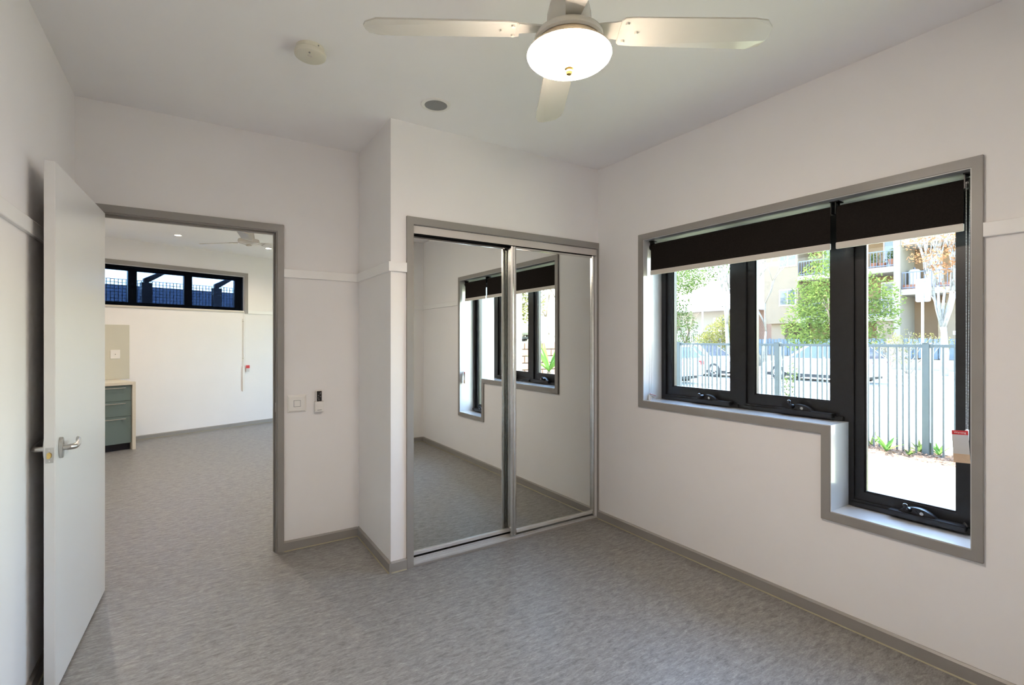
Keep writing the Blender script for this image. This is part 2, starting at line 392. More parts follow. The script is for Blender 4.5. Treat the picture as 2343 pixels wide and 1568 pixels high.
# picture rails
def rail(name, p0, p1, n, label, z0=1.813, z1=1.871, t=.016):
    p0 = Vector((*p0, 0)); p1 = Vector((*p1, 0)); n = Vector((*n, 0)).normalized()
    prof = [(0, z0), (t-.002, z0), (t, z0+.003), (t, z1-.003), (t-.002, z1), (0, z1)]; k = len(prof)
    mb = MB().add([p0 + n*a + Vector((0, 0, b)) for a, b in prof] + [p1 + n*a + Vector((0, 0, b)) for a, b in prof],
           [tuple(range(k))[::-1], tuple(range(k, 2*k))] + [(i, (i+1) % k, k+(i+1) % k, k+i) for i in range(k)])
    return S(mb.build(name, M['rail']), label, 'wall rail')
rail('trim_4', (.507, YD), (XN-.016, YD), (0, -1), 'flat white wall rail between doorway and return wall')
rail('trim_5', (XN, YW-.016), (XN, YD), (-1, 0), 'flat white wall rail on the narrow return wall')
rail('trim_6', (XN, YW), (1.097, YW), (0, -1), 'stub of white wall rail ending at the wardrobe frame')
rail('trim_7', (XL, YB), (XL, YD), (1, 0), 'flat white wall rail running behind the open door')
rail('trim_8', (XR, YB+.016), (XR, .632), (-1, 0), 'flat white wall rail right of the window')
rail('trim_9', (XL+.016, YB), (XR, YB), (0, 1), 'flat white wall rail on the rear wall')
pa, pb = w2(1.531, 0, 0), w2(4.1, 0, 0)
rail('trim_10', (pa.x, pa.y), (pb.x, pb.y), (-w2n.x, -w2n.y), 'flat white wall rail right of the high window in the far room', 1.83, 1.885)

# door frame
t1 = thing('trim_1', 'grey painted door frame and architrave around the doorway', 'door frame', kind='structure')
slab('y', YD-.016, .016, -.505, .507, 0, 2.158, [(-.442, .466, -1, 2.113)]).build('architrave', M['trim'], t1, bevel=.002)
slab('y', YD-.006, .124, -.455, .480, 0, 2.128, [(-.435, .460, -1, 2.108)]).build('door_lining', M['trim'], t1)
slab('y', YD+.034, .02, -.435, .460, 0, 2.108, [(-.423, .448, -1, 2.096)]).build('door_stop', M['trim'], t1)
slab('y', YD+.11, .016, -.505, .507, 0, 2.158, [(-.442, .466, -1, 2.113)]).build('architrave', M['trim'], t1, bevel=.002)
MB().box(.4575, .4605, YD+.002, YD+.030, .925, .985).build('strike_plate', M['steel'], t1)

# open door
DL = .92
dr = thing('door_1', 'plain white door standing wide open by the left wall', 'door', (-.407, 3.522, 0), math.atan2(-.92, -.046), kind='structure')
MB().box(0, DL, -.034, 0, .012, 2.103).build('door_leaf', M['doorw'], dr, bevel=.0015)
HX, HZ = DL-.058, .965
def lever(side):
    y0 = 0.0 if side > 0 else -.034
    s = side
    # long oval rose
    ring = [(HX + .019*math.cos(t), HZ + .043*math.sin(t)) for t in [2*math.pi*k/28 for k in range(28)]]
    rose = MB().prism(ring, 'y', y0, y0 + s*.012).build('handle_rose', M['steel'], dr, smooth='auto', bevel=.002)
    lv = MB()
    pts = [(HX, y0+s*.008, HZ), (HX, y0+s*.022, HZ), (HX, y0+s*.034, HZ), (HX-.008, y0+s*.043, HZ), (HX-.026, y0+s*.046, HZ+.001)]
    lv.path(pts, [.0115, .0115, .0115, .0115, .0115], 16)
    # flattened, slightly up-turned grip
    gp = [(HX-.018, .0115), (HX-.060, .0125), (HX-.102, .0150), (HX-.110, .0150)]
    vs_ = []; fs = []
    for i, (x, hh) in enumerate(gp):
        zz = HZ + (.0, .003, .009, .011)[i]; th = (.010, .009, .007, .006)[i]
        yc = y0 + s*(.046, .046, .042, .034)[i]
        for a in range(12):
            t = 2*math.pi*a/12; vs_.append((x, yc + th*math.cos(t), zz + hh*math.sin(t)))
    for i in range(3):
        for a in range(12): fs.append((i*12+a, i*12+(a+1) % 12, (i+1)*12+(a+1) % 12, (i+1)*12+a))
    fs += [tuple(range(12)), tuple(range(36, 48))]
    lv.add(vs_, fs)
    o = lv.build('door_lever', M['steel'], dr, smooth='auto')
    return o
lever(1); lever(-1)
lp = MB().box(DL-.0005, DL+.0015, -.029, -.005, HZ-.048, HZ+.012).build('latch_plate', M['steel'], dr, bevel=.0005)
MB().prism([(-.026+.0, 0)] and [(-.024, HZ-.029), (-.017, HZ-.031), (-.0115, HZ-.026), (-.0095, HZ-.018), (-.0115, HZ-.010), (-.017, HZ-.005), (-.022, HZ-.007), (-.024, HZ-.012)], 'x', DL+.001, DL+.008).build('latch_bolt', M['brass'], lp, bevel=.001)
for zz in (HZ+.003, HZ-.040): MB().tube((DL+.001, -.017, zz), (DL+.0022, -.017, zz), .0032, n=14).build('screw', M['alu'], lp)
for zz in (.25, 1.05, 1.85):
    MB().tube((-.006, -.036, zz-.05), (-.006, -.036, zz+.05), .006, n=12).build('hinge', M['steel'], dr)

# window architrave and reveal
AR = [(.632, 1.242, .500, 2.145), (1.242, 2.459, .927, 2.145)]
S(slab('x', XR-.014, .014, .632, 2.459, .5, 2.145, [(a-(.004 if a == .672 else 0), b+.004, c-.004, d+.004) for a, b, c, d in OPEN], AR).build('trim_2', M['trim'], bevel=.0015), 'grey architrave stepping down around the window', 'window trim')
S(slab('x', XR-.009, XO-XR+.009, .672-g_, 2.411+g_, .547-g_, 2.1+g_, OPEN, OPENX).build('trim_11', M['reveal']), 'pale painted reveal and sill lining of the stepped window', 'window reveal')

# black awning window, three sashes
wd = thing('window_1', 'black framed stepped window with two short sashes and one tall sash', 'window', kind='structure')
LIGHTS = [(1.826, 2.373, 1.010, 2.064), (1.236, 1.760, 1.010, 2.064), (.712, 1.172, .583, 2.064)]
slab('x', 2.852, .078, .672, 2.411, .547, 2.1, LIGHTS, OPEN).build('window_frame', M['black'], wd, bevel=.0015)
PANES = [(1.876, 2.322, 1.068, 2.02), (1.288, 1.712, 1.068, 2.02), (.768, 1.130, .625, 2.02)]
for (a, b, c, d), (p, q, r, t) in zip(LIGHTS, PANES):
    sh = slab('x', 2.866, .046, a-.004, b+.004, c-.004, d+.004, [(p, q, r, t)]).build('sash', M['black'], wd, bevel=.0015)
    slab('x', 2.8745, .009, p-.012, q+.012, r-.012, t+.012, [(p+.007, q-.007, r+.007, t-.007)]).build('glazing_bead', M['blackp'], sh)
    MB().box(2.886, 2.892, p-.01, q+.01, r-.01, t+.01).build('glass_pane', M['glass'], sh)
    MB().box(2.838, 2.853, a-.02, b+.01, c-.032, c-.010).build('sill_ledge', M['black'], sh, bevel=.002)
def winder(y0, z, L, lift):
    """y0: end nearest the wardrobe; the winder runs towards smaller y"""
    w = MB().box(2.806, 2.853, y0-L, y0, z-.012, z+.012)
    o = w.build('winder', M['blackp'], wd, bevel=.003)
    arc = [(y0-.035-(L*.52)*i/14, z+.010+.032*math.sin(math.pi*i/14)**.7) for i in range(15)]
    MB().prism(arc, 'x', 2.822, 2.852).build('winder_cover', M['blackp'], o, bevel=.002)
    k = MB(); ky = y0-.035-L*.16
    k.path([(2.822, ky, z+.028), (2.806, ky, z+.030), (2.796, ky, z+.030+lift*.4), (2.793, ky+.004, z+.030+lift)], [.012, .009, .007, .007], 10)
    k.blob((2.792, ky+.005, z+.034+lift), .010)
    k.build('winder_knob', M['blackp'], o, smooth='auto')
    MB().tube((2.8225, y0-.035-L*.33, z+.022), (2.818, y0-.035-L*.33, z+.022), .0075, n=16).build('key_lock', M['steel'], o)
    MB().tube((2.8225, y0-.035-L*.26, z+.022), (2.819, y0-.035-L*.26, z+.022), .005, n=14).build('release_button', M['blackp'], o)
winder(2.125, 1.000, .285, .006); winder(1.545, 1.000, .29, .022); winder(1.010, .575, .285, .018)
MB().tube((2.840, .735, .596), (2.830, .722, .585), .008, .005, n=10).build('stay_knob', M['blackp'], wd)

# wardrobe frame (grey) with aluminium fascia and floor track
S(slab('y', YW-.014, .014, 1.097, XR, 0, 2.158, [(1.142, 2.66, -1, 2.112)]).build('trim_3', M['trim'], bevel=.0015), 'grey architrave framing the mirrored wardrobe', 'wardrobe trim')

# far window: trim, frame, panes
t12 = slab('y', -.014, .014, -1.06, 1.531, 1.832, 2.49, [(-1.0, 1.479, 1.0, 2.435)]).build('trim_12', M['trim'], loc=W2A, rz=W2R)
S(t12, 'grey architrave around the long high window in the far room', 'window trim')
w2o = thing('window_2', 'long high black window of several panes in the far room', 'window', tuple(W2A), W2R, kind='structure')
P2 = [(-.62, -.058), (.045, .637), (.745, 1.365)]
slab('y', .085, .05, O2[0], O2[1], O2[2], O2[3], [(a, b, 1.925, 2.365) for a, b in P2]).build('window_frame', M['black'], w2o)
for a, b in P2: MB().box(a-.01, b+.01, .105, .111, 1.915, 2.375).build('glass_pane', M['glass2'], w2o)
slab('y', .001, .155, O2[0]-.001, O2[1]+.001, O2[2]-.001, O2[3]+.001, [(O2[0]+.012, O2[1]-.012, O2[2]+.012, O2[3]-.012)]).build('reveal', M['reveal'], w2o)
for a in (.32, 1.13): MB().box(a-.05, a+.05, .06, .09, 1.885, 1.915).build('winder', M['blackp'], w2o)

# ================================================================== WARDROBE DOORS
def mirror_door(x0, x1, y, label, sl, sr):
    t = thing('mirror_door', label, 'wardrobe door', (x0, y, 0), 0, 'mirrored sliding wardrobe doors')
    W = x1 - x0; zb, zt = .036, 2.056
    MB().box(sl*.6, W-sr*.6, .006, .012, zb+.012, zt-.008).build('mirror', M['mirror'], t)
    for a, b in ((0, sl), (W-sr, W)):
        st = MB(); w_ = b-a
        prof = [(a, .004), (a, -.012), (a+w_*.18, -.018), (a+w_*.36, -.010), (a+w_*.5, -.010), (a+w_*.66, -.020), (a+w_*.86, -.016), (b, -.006), (b, .004)] if w_ > .03 else [(a, .006), (a, -.008), (a+w_*.3, -.012), (a+w_*.7, -.012), (b, -.006), (b, .006)]
        st.prism(prof, 'z', zb-.008, zt).build('stile', M['alu'], t)
    MB().box(sl, W-sr, -.006, .006, zb, zb+.022).build('bottom_rail', M['track'], t, bevel=.002)
    MB().box(sl, W-sr, -.004, .006, zt-.012, zt).build('top_rail', M['alu'], t)
    return t
mirror_door(1.146, 1.925, 2.958, 'left mirror door of the wardrobe, set behind the other', .012, .030)
mirror_door(1.872, 2.657, 2.912, 'right mirror door of the wardrobe, in front with a wide silver stile', .046, .022)
fa = thing('wardrobe_fascia', 'pale metal fascia hiding the top track of the wardrobe', 'track fascia', (0, 0, 0))
MB().box(1.143, 2.659, 2.886, 2.892, 2.060, 2.108).build('fascia_strip', M['fascia'], fa, bevel=.001)
MB().box(1.143, 2.659, 2.893, 2.984, 2.084, 2.110).build('top_channel', M['black'], fa)
MB().box(1.143, 2.659, 2.934, 2.938, 2.062, 2.084).build('channel_fin', M['black'], fa)
MB().box(1.143, 2.659, 2.980, 2.984, 2.062, 2.084).build('channel_fin', M['black'], fa)
tk = thing('floor_track', 'double aluminium floor track under the mirror doors', 'door track', (0, 0, 0))
MB().box(1.143, 2.659, 2.882, 2.984, .001, .008).build('track_base', M['track'], tk)
for yy in (2.888, 2.904, 2.924, 2.946, 2.970): MB().box(1.143, 2.659, yy, yy+.004, .008, .020 if yy < 2.9 else .016).build('track_rib', M['track'], tk)
MB().box(1.143, 2.659, 2.872, 2.882, .0005, .012).build('front_lip', M['trim'], tk)

# ================================================================== BLINDS
def chain_mesh(strands, r=.0022, step=.0062):
    m = MB()
    for p0, p1 in strands:
        p0 = Vector(p0); p1 = Vector(p1); n = max(2, int((p1-p0).length/step))
        for i in range(n+1): m.blob(p0.lerp(p1, i/n), r, 5, 3)
    return m
def text_part(s, size, loc, rot, m, parent, name='lettering'):
    cu = bpy.data.curves.new(name, 'FONT'); cu.body = s; cu.size = size; cu.extrude = .0002; cu.align_x = 'CENTER'; cu.align_y = 'CENTER'
    tmp = bpy.data.objects.new(name, cu); col.objects.link(tmp)
    me = bpy.data.meshes.new_from_object(tmp, depsgraph=bpy.context.evaluated_depsgraph_get())
    bpy.data.objects.remove(tmp)
    o = bpy.data.objects.new(name, me); col.objects.link(o); me.materials.append(m) if not me.materials else None
    o.parent = parent; o.location = loc; o.rotation_euler = rot
    return o
def roller(y0, y1, label, chain_y, chain_side, zchain):
    t = thing('roller_blind', label, 'blind', (2.742, (y0+y1)/2, 2.058), 0, 'black roller blinds in the stepped window')
    yc = (y0+y1)/2; h = (y1-y0)/2
    MB().tube((0, -h, 0), (0, h, 0), .021, n=24).build('fabric_roll', M['blind'], t, smooth='auto')
    MB().box(-.0215, -.0195, -h, h, -.172, .0).build('fabric', M['blind'], t)
    MB().box(-.027, -.014, -h-.001, h+.001, -.200, -.168).build('bottom_rail', M['cream'], t, bevel=.002)
    for s in (-1, 1):
        b = MB().box(-.024, .024, s*(h+.004)-.002, s*(h+.004)+.002, -.022, .041)
        b.box(-.03, .03, s*(h+.004)-.016, s*(h+.004)+.004, .037, .0415)
        b.build('bracket', M['blackp'], t, bevel=.0008)
    cy_ = chain_y - yc
    MB().tube((0, cy_-.006, 0), (0, cy_+.004, 0), .024, n=20).build('chain_wheel', M['blackp'], t)
    zc = zchain - 2.058
    ch = chain_mesh([((-.030, cy_, 0), (-.030, cy_, zc)), ((.020, cy_+.001, 0), (-.006, cy_+.001, zc))]).build('bead_chain', M['chain'], t)
    ch['kind'] = 'stuff'
    MB().box(-.032, -.004, cy_-.003, cy_+.004, zc-.045, zc+.004).build('chain_clip', M['plast'], ch, bevel=.002)
    return t
b1 = roller(1.224, 2.394, 'wide black roller blind above the two short window sashes', 2.402, 1, 1.015)
b2 = roller(.708, 1.196, 'narrow black roller blind above the tall window sash', .697, -1, 1.02)
# hanging safety tag of the narrow blind
def tagcard(name, parent, loc, rot, w, h):
    c = MB().box(-w/2, w/2, -.0004, .0004, -h*.62, h*.2).build(name, M['tagprint'], parent)
    c.location = loc; c.rotation_euler = rot
    MB().box(-w/2, w/2, -.0006, .0006, h*.2, h*.38).build('red_header', M['red'], c)
    MB().box(-w/2, w/2, -.0006, .0006, -h, -h*.62).build('brown_foot', M['kraft'], c)
    text_part('Warning', h*.11, (0, -.0009, h*.29), (R(90), 0, 0), M['plast'], c)
    return c
tagcard('safety_tag', b2, (-.036, -.238, -1.076), (0, R(-3), R(-78)), .052, .098)
tagcard('safety_tag', b1, (-.020, 2.380-1.809, -1.048), (R(62), R(20), R(-40)), .045, .030)

# ================================================================== CEILING FAN
def fan(name, label, loc, rot, blades, Rb, lamp=True, group=None):
    """loc: centre of the blade plane"""
    t = thing(name, label, 'ceiling fan', loc, rot, group)
    top = (ZC if lamp else ZC2) - loc[2]
    MB().lathe([(0, top), (.070, top), (.070, top-.018), (.060, top-.055), (.030, top-.085), (0, top-.085)], n=36).build('canopy', M['fanw'], t, smooth='auto')
    MB().tube((0, 0, .06), (0, 0, top-.08), .014, n=16).build('downrod', M['fanw'], t, smooth='auto')
    if lamp:
        MB().lathe([(0, -.003), (.070, -.003), (.098, -.008), (.110, -.016), (.114, -.026), (.114, -.036), (.108, -.042), (0, -.042)], n=48).build('motor_housing', M['fanw'], t, smooth='auto')
        MB().lathe([(0, .105), (.045, .102), (.064, .088), (.072, .055), (.074, .012), (.070, .0), (0, .0)], n=40).build('upper_housing', M['fanw'], t, smooth='auto')
        MB().lathe([(0, -.042), (.105, -.042), (.108, -.047), (.108, -.063), (.120, -.069), (.136, -.071), (.1375, -.074), (.1375, -.0775), (0, -.0775)], n=48).build('lamp_collar', M['glowtint'], t, smooth='auto')
        MB().lathe([(.138, -.078), (.139, -.081), (.136, -.088), (.124, -.099), (.098, -.111), (.06, -.119), (.02, -.122), (0, -.122)], n=48).build('glass_bowl', M['bowl'], t, smooth=True)
        f = MB().lathe([(0, -.118), (.014, -.120), (.0155, -.125), (.010, -.129), (.012, -.136), (.009, -.143), (0, -.147)], n=20).build('finial', M['brass'], t, smooth='auto')
    else:
        MB().lathe([(0, .16), (.045, .16), (.060, .06), (.060, .045), (.105, .035), (.112, .018), (.108, -.004), (.05, -.024), (.032, -.028), (.030, -.036), (0, -.036)], n=40).build('motor_housing', M['fanw'], t, smooth='auto')
    # one blade, shared
    r0, hw = .165, .064
    outl = [(r0, -.046), (r0+.012, -.055), (r0+.05, -.058), (Rb-.075, -hw), (Rb-.03, -.058), (Rb-.006, -.036), (Rb, -.010), (Rb, .022), (Rb-.012, .046), (Rb-.05, hw), (r0+.05, .060), (r0+.010, .056), (r0, .045)]
    bm_ = MB()
    n = len(outl); lo = [(x, y, (-.0025 if abs(y) < .05 else .0005)) for x, y in outl]
    hi = [(x, y, z+.005) for x, y, z in lo]
    bm_.add(lo + hi, [tuple(range(n))[::-1], tuple(range(n, 2*n))] + [(i, (i+1) % n, n+(i+1) % n, n+i) for i in range(n)])
    Mt = Matrix.Rotation(R(-11), 4, 'X')
    bm_.xf(Mt)
    arm_ = MB()
    arm_.prism([(.068, -.022), (.150, -.034), (.205, -.046), (.222, -.030), (.226, 0), (.222, .030), (.205, .046), (.150, .034), (.068, .022)], 'z', .004, .009).xf(Mt)
    sc_ = MB().tube((0, 0, -.006), (0, 0, .002), .0055, .006, n=14)
    src = None
    for k in range(blades):
        a = 2*math.pi*k/blades
        if src is None:
            bl = bm_.build('blade', M['fanw'], t, bevel=.0012); ar = arm_.build('blade_arm', M['fanw'], bl); s0 = None
            src = (bl, ar); bl.rotation_euler = (0, 0, a)
        else:
            bl = share(src[0], 'blade', t, rot=(0, 0, a)); share(src[1], 'blade_arm', bl)
        if lamp:
            for (sx, sy) in ((.185, -.036), (.185, .036), (.222, 0.0)):
                p = Mt @ Vector((sx, sy, -.0005))
                if s0 is None:
                    s0 = sc_.build('screw', M['fanw'], bl); s0.location = p
                else: share(s0, 'screw', bl, p)
    return t
fan('ceiling_fan', 'white four-blade ceiling fan with a lit opal glass bowl', (1.042, 1.262, 2.418), R(-31.2), 4, .668, True)

sd = thing('smoke_detector', 'round ivory smoke detector on the ceiling', 'smoke detector', (.452, 2.392, ZC))
MB().lathe([(0, 0), (.060, 0), (.060, -.016), (.058, -.018), (.066, -.021), (.069, -.028), (.067, -.040), (.058, -.046), (0, -.048)], n=44).build('housing', M['plast2'], sd, smooth='auto')
MB().lathe([(0, -.0475), (.009, -.0475), (.008, -.0495), (0, -.0495)], c=(-.004, -.020, 0), n=18, sx=1.3).build('test_button', M['cream'], sd)
MB().lathe([(0, -.046), (.004, -.046), (.004, -.0495), (0, -.0495)], c=(-.012, -.046, 0), n=12).build('indicator', M['grille'], sd)
MB().blob((.024, -.0555, -.010), .0035, 8, 5).build('sounder_hole', M['grille'], sd)
sp = thing('ceiling_speaker', 'small round grey grille with a white rim recessed in the ceiling', 'speaker', (1.16, 2.585, ZC))
MB().lathe([(.060, 0), (.083, 0), (.082, -.004), (.070, -.007), (.064, -.005), (.063, -.001)], n=44).build('rim', M['plast'], sp, smooth='auto')
MB().lathe([(0, -.0045), (.050, -.0042), (.065, -.003), (.065, 0), (0, 0)], n=44).build('grille', M['grille'], sp, smooth='auto')

# ================================================================== SWITCH AND REMOTE
sw = thing('light_switch', 'square white light switch beside the doorway', 'switch', (.587, YD, .973))
MB().add([(-.058, 0, -.058), (.058, 0, -.058), (.058, 0, .058), (-.058, 0, .058), (-.058, -.004, -.058), (.058, -.004, -.058), (.058, -.004, .058), (-.058, -.004, .058), (-.048, -.012, -.046), (.048, -.012, -.046), (.048, -.012, .044), (-.048, -.012, .044)], [(3, 2, 1, 0), (0, 1, 5, 4), (1, 2, 6, 5), (2, 3, 7, 6), (3, 0, 4, 7), (4, 5, 9, 8), (5, 6, 10, 9), (6, 7, 11, 10), (7, 4, 8, 11), (8, 9, 10, 11)]).build('plate', M['plast'], sw)
MB().box(-.0215, .0215, -.0128, -.011, -.0205, .0225).build('rocker_gap_shade', M['grille'], sw)  # dark grey border painted in as the shadow gap round the rocker
MB().box(-.019, .019, -.0155, -.010, -.018, .020).build('rocker', M['plast'], sw, bevel=.0012)
rc = thing('remote_control', 'slim white remote with a black button face standing in its wall holder', 'remote', (.725, YD, .985))
MB().box(-.021, .021, -.026, -.010, -.062, .074).build('body', M['plast'], rc, bevel=.005, seg=3)
MB().box(-.016, .016, -.0275, -.025, -.004, .066).build('button_face', M['blackp'], rc, bevel=.002)
for i, (bx, bz) in enumerate(((.006, .048), (-.006, .036), (.007, .028), (-.008, .020), (-.003, .010), (.008, .054))):
    MB().tube((bx, -.0272, bz), (bx, -.0288, bz), .0032, n=10).build('button', M['grille'], rc)
rh = thing('remote_holder', 'white wall cradle holding the remote beside the switch', 'holder', (.725, YD, .945))
MB().box(-.026, .026, -.010, 0, -.030, .034).build('back_plate', M['plast'], rh, bevel=.002)
MB().box(-.026, .026, -.036, -.030, -.026, .036).build('front_plate', M['plast'], rh, bevel=.002)
for s in (-1, 1): MB().box(s*.026-.0025, s*.026+.0025, -.036, 0, -.028, .036).build('side_wall', M['plast'], rh)
MB().box(-.026, .026, -.036, 0, -.032, -.026).build('base', M['plast'], rh)
MB().box(-.014, .014, -.0375, -.036, -.024, -.0205).build('slot', M['grille'], rh)

# ================================================================== FAR ROOM
kc = thing('drawer_unit', 'sage green kitchen drawer unit under the cream benchtop', 'cabinet', tuple(W2A), W2R)
MB().box(-.83, -.232, -.632, -.005, .09, .824).build('carcass', M['teal'], kc)
MB().box(-.83, -.232, -.585, -.565, .001, .09).build('kickboard', M['kick'], kc)
for z0, z1, zh in ((.630, .821, .794), (.436, .626, .599), (.092, .432, .405)):
    d = MB().box(-.828, -.2345, -.652, -.633, z0, z1).build('drawer', M['teal'], kc, bevel=.001)
    h = MB().tube((-.62, -.684, zh), (-.300, -.684, zh), .0055, n=12)
    for sx in (-.59, -.33): h.tube((sx, -.651, zh), (sx, -.684, zh), .004, n=8)
    h.build('handle', M['steel'], d)
wt = thing('benchtop', 'cream benchtop folding down as an end panel beside the drawers', 'benchtop', tuple(W2A), W2R)
MB().prism([(-.84, .828), (-.229, .828), (-.193, .864), (-.84, .864)], 'y', -.676, -.001).build('top', M['stone'], wt, bevel=.001)
MB().prism([(-.229, .001), (-.193, .001), (-.193, .8635), (-.229, .8275)], 'y', -.676, -.001).build('end_panel', M['stone'], wt, bevel=.001)
tp = thing('bench_fitting', 'small black cap on the cream benchtop by the door', 'cap', tuple(w2(-.515, -.60, .864)))
MB().lathe([(0, 0), (.018, 0), (.018, .006), (.012, .014), (0, .015)], n=16).build('cap', M['blackp'], tp)
sb = MB().box(-.85, -.069, -.009, -.001, .866, 1.606).build('splashback', M['splash'], bevel=.001, loc=W2A, rz=W2R)
tag(sb, 'pale glossy splashback panel above the cream benchtop', 'splashback')
so = thing('wall_socket', 'square white wall plate on the pale splashback', 'socket', tuple(w2(-.229, -.0095, 1.205)), W2R)
MB().box(-.054, .054, -.008, 0, -.060, .060).build('plate', M['plast'], so, bevel=.003)
MB().box(-.016, .016, -.010, -.007, -.016, .016).build('insert', M['plast'], so, bevel=.001)
MB().blob((0, -.010, 0), .005, 8, 5).build('jack', M['blackp'], so)
# sun-screen blind in the high window
bl3 = thing('screen_blind', 'see-through dark blue screen blind lowered over the high window', 'blind', tuple(W2A), W2R)
MB().box(-.99, 1.466, .030, .0312, 1.874, 2.428).build('screen_fabric', M['screen'], bl3)
MB().box(-.99, 1.468, -.016, .030, 1.846, 1.874).build('bottom_rail', M['cream'], bl3, bevel=.002)
MB().tube((-.99, .050, 2.412), (1.466, .050, 2.412), .014, n=16).build('roller_tube', M['black'], bl3)
c3 = MB()
c3.path([(1.470, -.02, 1.85), (1.476, -.022, 1.80), (1.480, -.02, 1.74), (1.481, -.018, 1.0)], .0022, 6)
c3.path([(1.462, -.02, 1.85), (1.464, -.022, 1.79), (1.462, -.02, 1.70), (1.461, -.018, .93), (1.470, -.02, .89), (1.482, -.02, .84)], .0022, 6)
c3.build('pull_cord', M['plast'], bl3)
MB().box(1.440, 1.476, -.022, 0, .565, .970).build('cord_tidy', M['plast'], bl3, bevel=.003)
MB().box(1.448, 1.458, -.010, 0, .98, 1.74).build('cord_guide', M['plast'], bl3)
for zz in (1.10, 1.70): MB().box(1.444, 1.462, -.014, 0, zz-.006, zz+.006).build('guide_clip', M['cream'], bl3)
tg = MB().box(1.488, 1.545, -.0305, -.030, .880, .935).build('safety_tag', M['tagprint'], bl3)
MB().box(1.490, 1.548, -.031, -.0295, .935, .985).build('red_header', M['red'], tg)

fan('far_ceiling_fan', 'cream ceiling fan without a lamp in the far room', (.536, 6.33, 2.505), R(20), 3, .6, False)
def downlight(u, v, label):
    p = onz(u, v, ZC2)
    t = thing('downlight', label, 'downlight', tuple(p), 0, 'downlights in the far room ceiling')
    MB().lathe([(.034, 0), (.052, 0), (.051, -.004), (.044, -.006), (.036, -.004)], n=28).build('rim', M['plast'], t)
    MB().lathe([(0, -.003), (.036, -.003), (.036, 0), (0, 0)], n=28).build('lens', M['dl'], t)
    ld = bpy.data.lights.new('downlight_bulb', 'SPOT'); ld.energy = DOWNLIGHT; ld.spot_size = R(150); ld.spot_blend = .5; ld.color = (1, .84, .66); ld.shadow_soft_size = .03
    lo = bpy.data.objects.new('downlight_bulb', ld); col.objects.link(lo); lo.parent = t; lo.location = (0, 0, -.012)
    return t
downlight(407.3, 538.2, 'lit downlight nearer the open door in the far ceiling')
downlight(614.3, 568.5, 'lit downlight beside the far ceiling fan')
for px_ in ((.15, 5.1, 'just past the doorway'), (1.6, 5.6, 'above the right side of the far room'), (-.9, 6.6, 'above the kitchen bench')):  # unseen downlights added to brighten the far room, stronger than the visible pair
    q_ = copy_tree(bpy.data.objects['downlight']); q_.location = (px_[0], px_[1], ZC2); q_['label'] = 'added unseen fill downlight ' + px_[2]
    for c_ in q_.children:
        if c_.type == 'LIGHT': c_.data = c_.data.copy(); c_.data.energy = 30.0

# ================================================================== OUTSIDE
M['lawn'] = mat('dry_lawn', (.31, .315, .19), .9, spec=.1, noise=.35, nscale=26, bump=.6, bscale=90)
M['mulch'] = mat('bark_mulch', (.16, .085, .045), .9, noise=.5, nscale=30, bump=.8, bscale=60)
M['conc'] = mat('footpath_concrete', (.42, .41, .39), .9, noise=.08, nscale=4)
M['road'] = mat('sunlit_asphalt', (.30, .30, .30), .9, noise=.1, nscale=6)
M['fence'] = mat('fence_grey_green', (.033, .042, .046), .45, noise=.06)
M['render_b'] = mat('beige_render', (.125, .094, .064), .85, noise=.05, nscale=2)
M['render_c'] = mat('cream_render', (.16, .143, .115), .85, noise=.04, nscale=2)
M['render_o'] = mat('ochre_render', (.13, .078, .04), .85, noise=.06, nscale=2)
M['balrail'] = mat('blue_grey_railing', (.04, .052, .085), .45, noise=.05)
M['dglass'] = mat('dark_window_glass', (.035, .045, .06), .06, noise=.2, nscale=2)
M['whitep'] = mat('white_paint', (.40, .40, .39), .5, noise=.03)
M['paling'] = mat('blue_grey_paling', (.05, .075, .10), .8, noise=.2, nscale=9)
M['timber'] = mat('weathered_timber', (.32, .29, .25), .85, noise=.2, nscale=8)
M['roofw'] = mat('white_sheet_roof', (.60, .61, .62), .5, noise=.04)
M['terra'] = mat('terracotta', (.2, .075, .04), .8, noise=.12)
M['barkw'] = mat('pale_bark', (.17, .165, .155), .8, noise=.25, nscale=12, bump=.4, bscale=20)
M['barkg'] = mat('grey_twigs', (.15, .14, .12), .85, noise=.2, nscale=10)
M['barkb'] = mat('brown_bark', (.14, .10, .07), .9, noise=.3, nscale=10)
M['leafg'] = leaf_mat('fresh_green_leaf', (.085, .125, .04))
M['leafd'] = leaf_mat('deep_green_leaf', (.06, .09, .035))
M['leafy'] = leaf_mat('yellow_green_leaf', (.13, .135, .05))
M['leafr'] = leaf_mat('autumn_leaf', (.19, .10, .06), .4)
M['leafs'] = leaf_mat('blade_leaf', (.10, .21, .05), .3)
M['carw'] = mat('white_car_paint', (.62, .62, .63), .2, coat=.6, noise=.01)
M['card'] = mat('dark_car_paint', (.025, .03, .032), .2, coat=.6, noise=.02)
M['tyre'] = mat('tyre_rubber', (.012, .012, .012), .8, noise=.2)
M['rim'] = mat('alloy_rim', (.6, .6, .6), .3, .9, noise=.05)
M['tail'] = mat('tail_lamp', (.35, .02, .02), .25, noise=.05)
M['bluew'] = mat('blue_grey_wall_panel', (.10, .13, .17), .7, noise=.05)
M['steelg'] = mat('galvanised_steel', (.30, .31, .32), .5, .6, noise=.08)
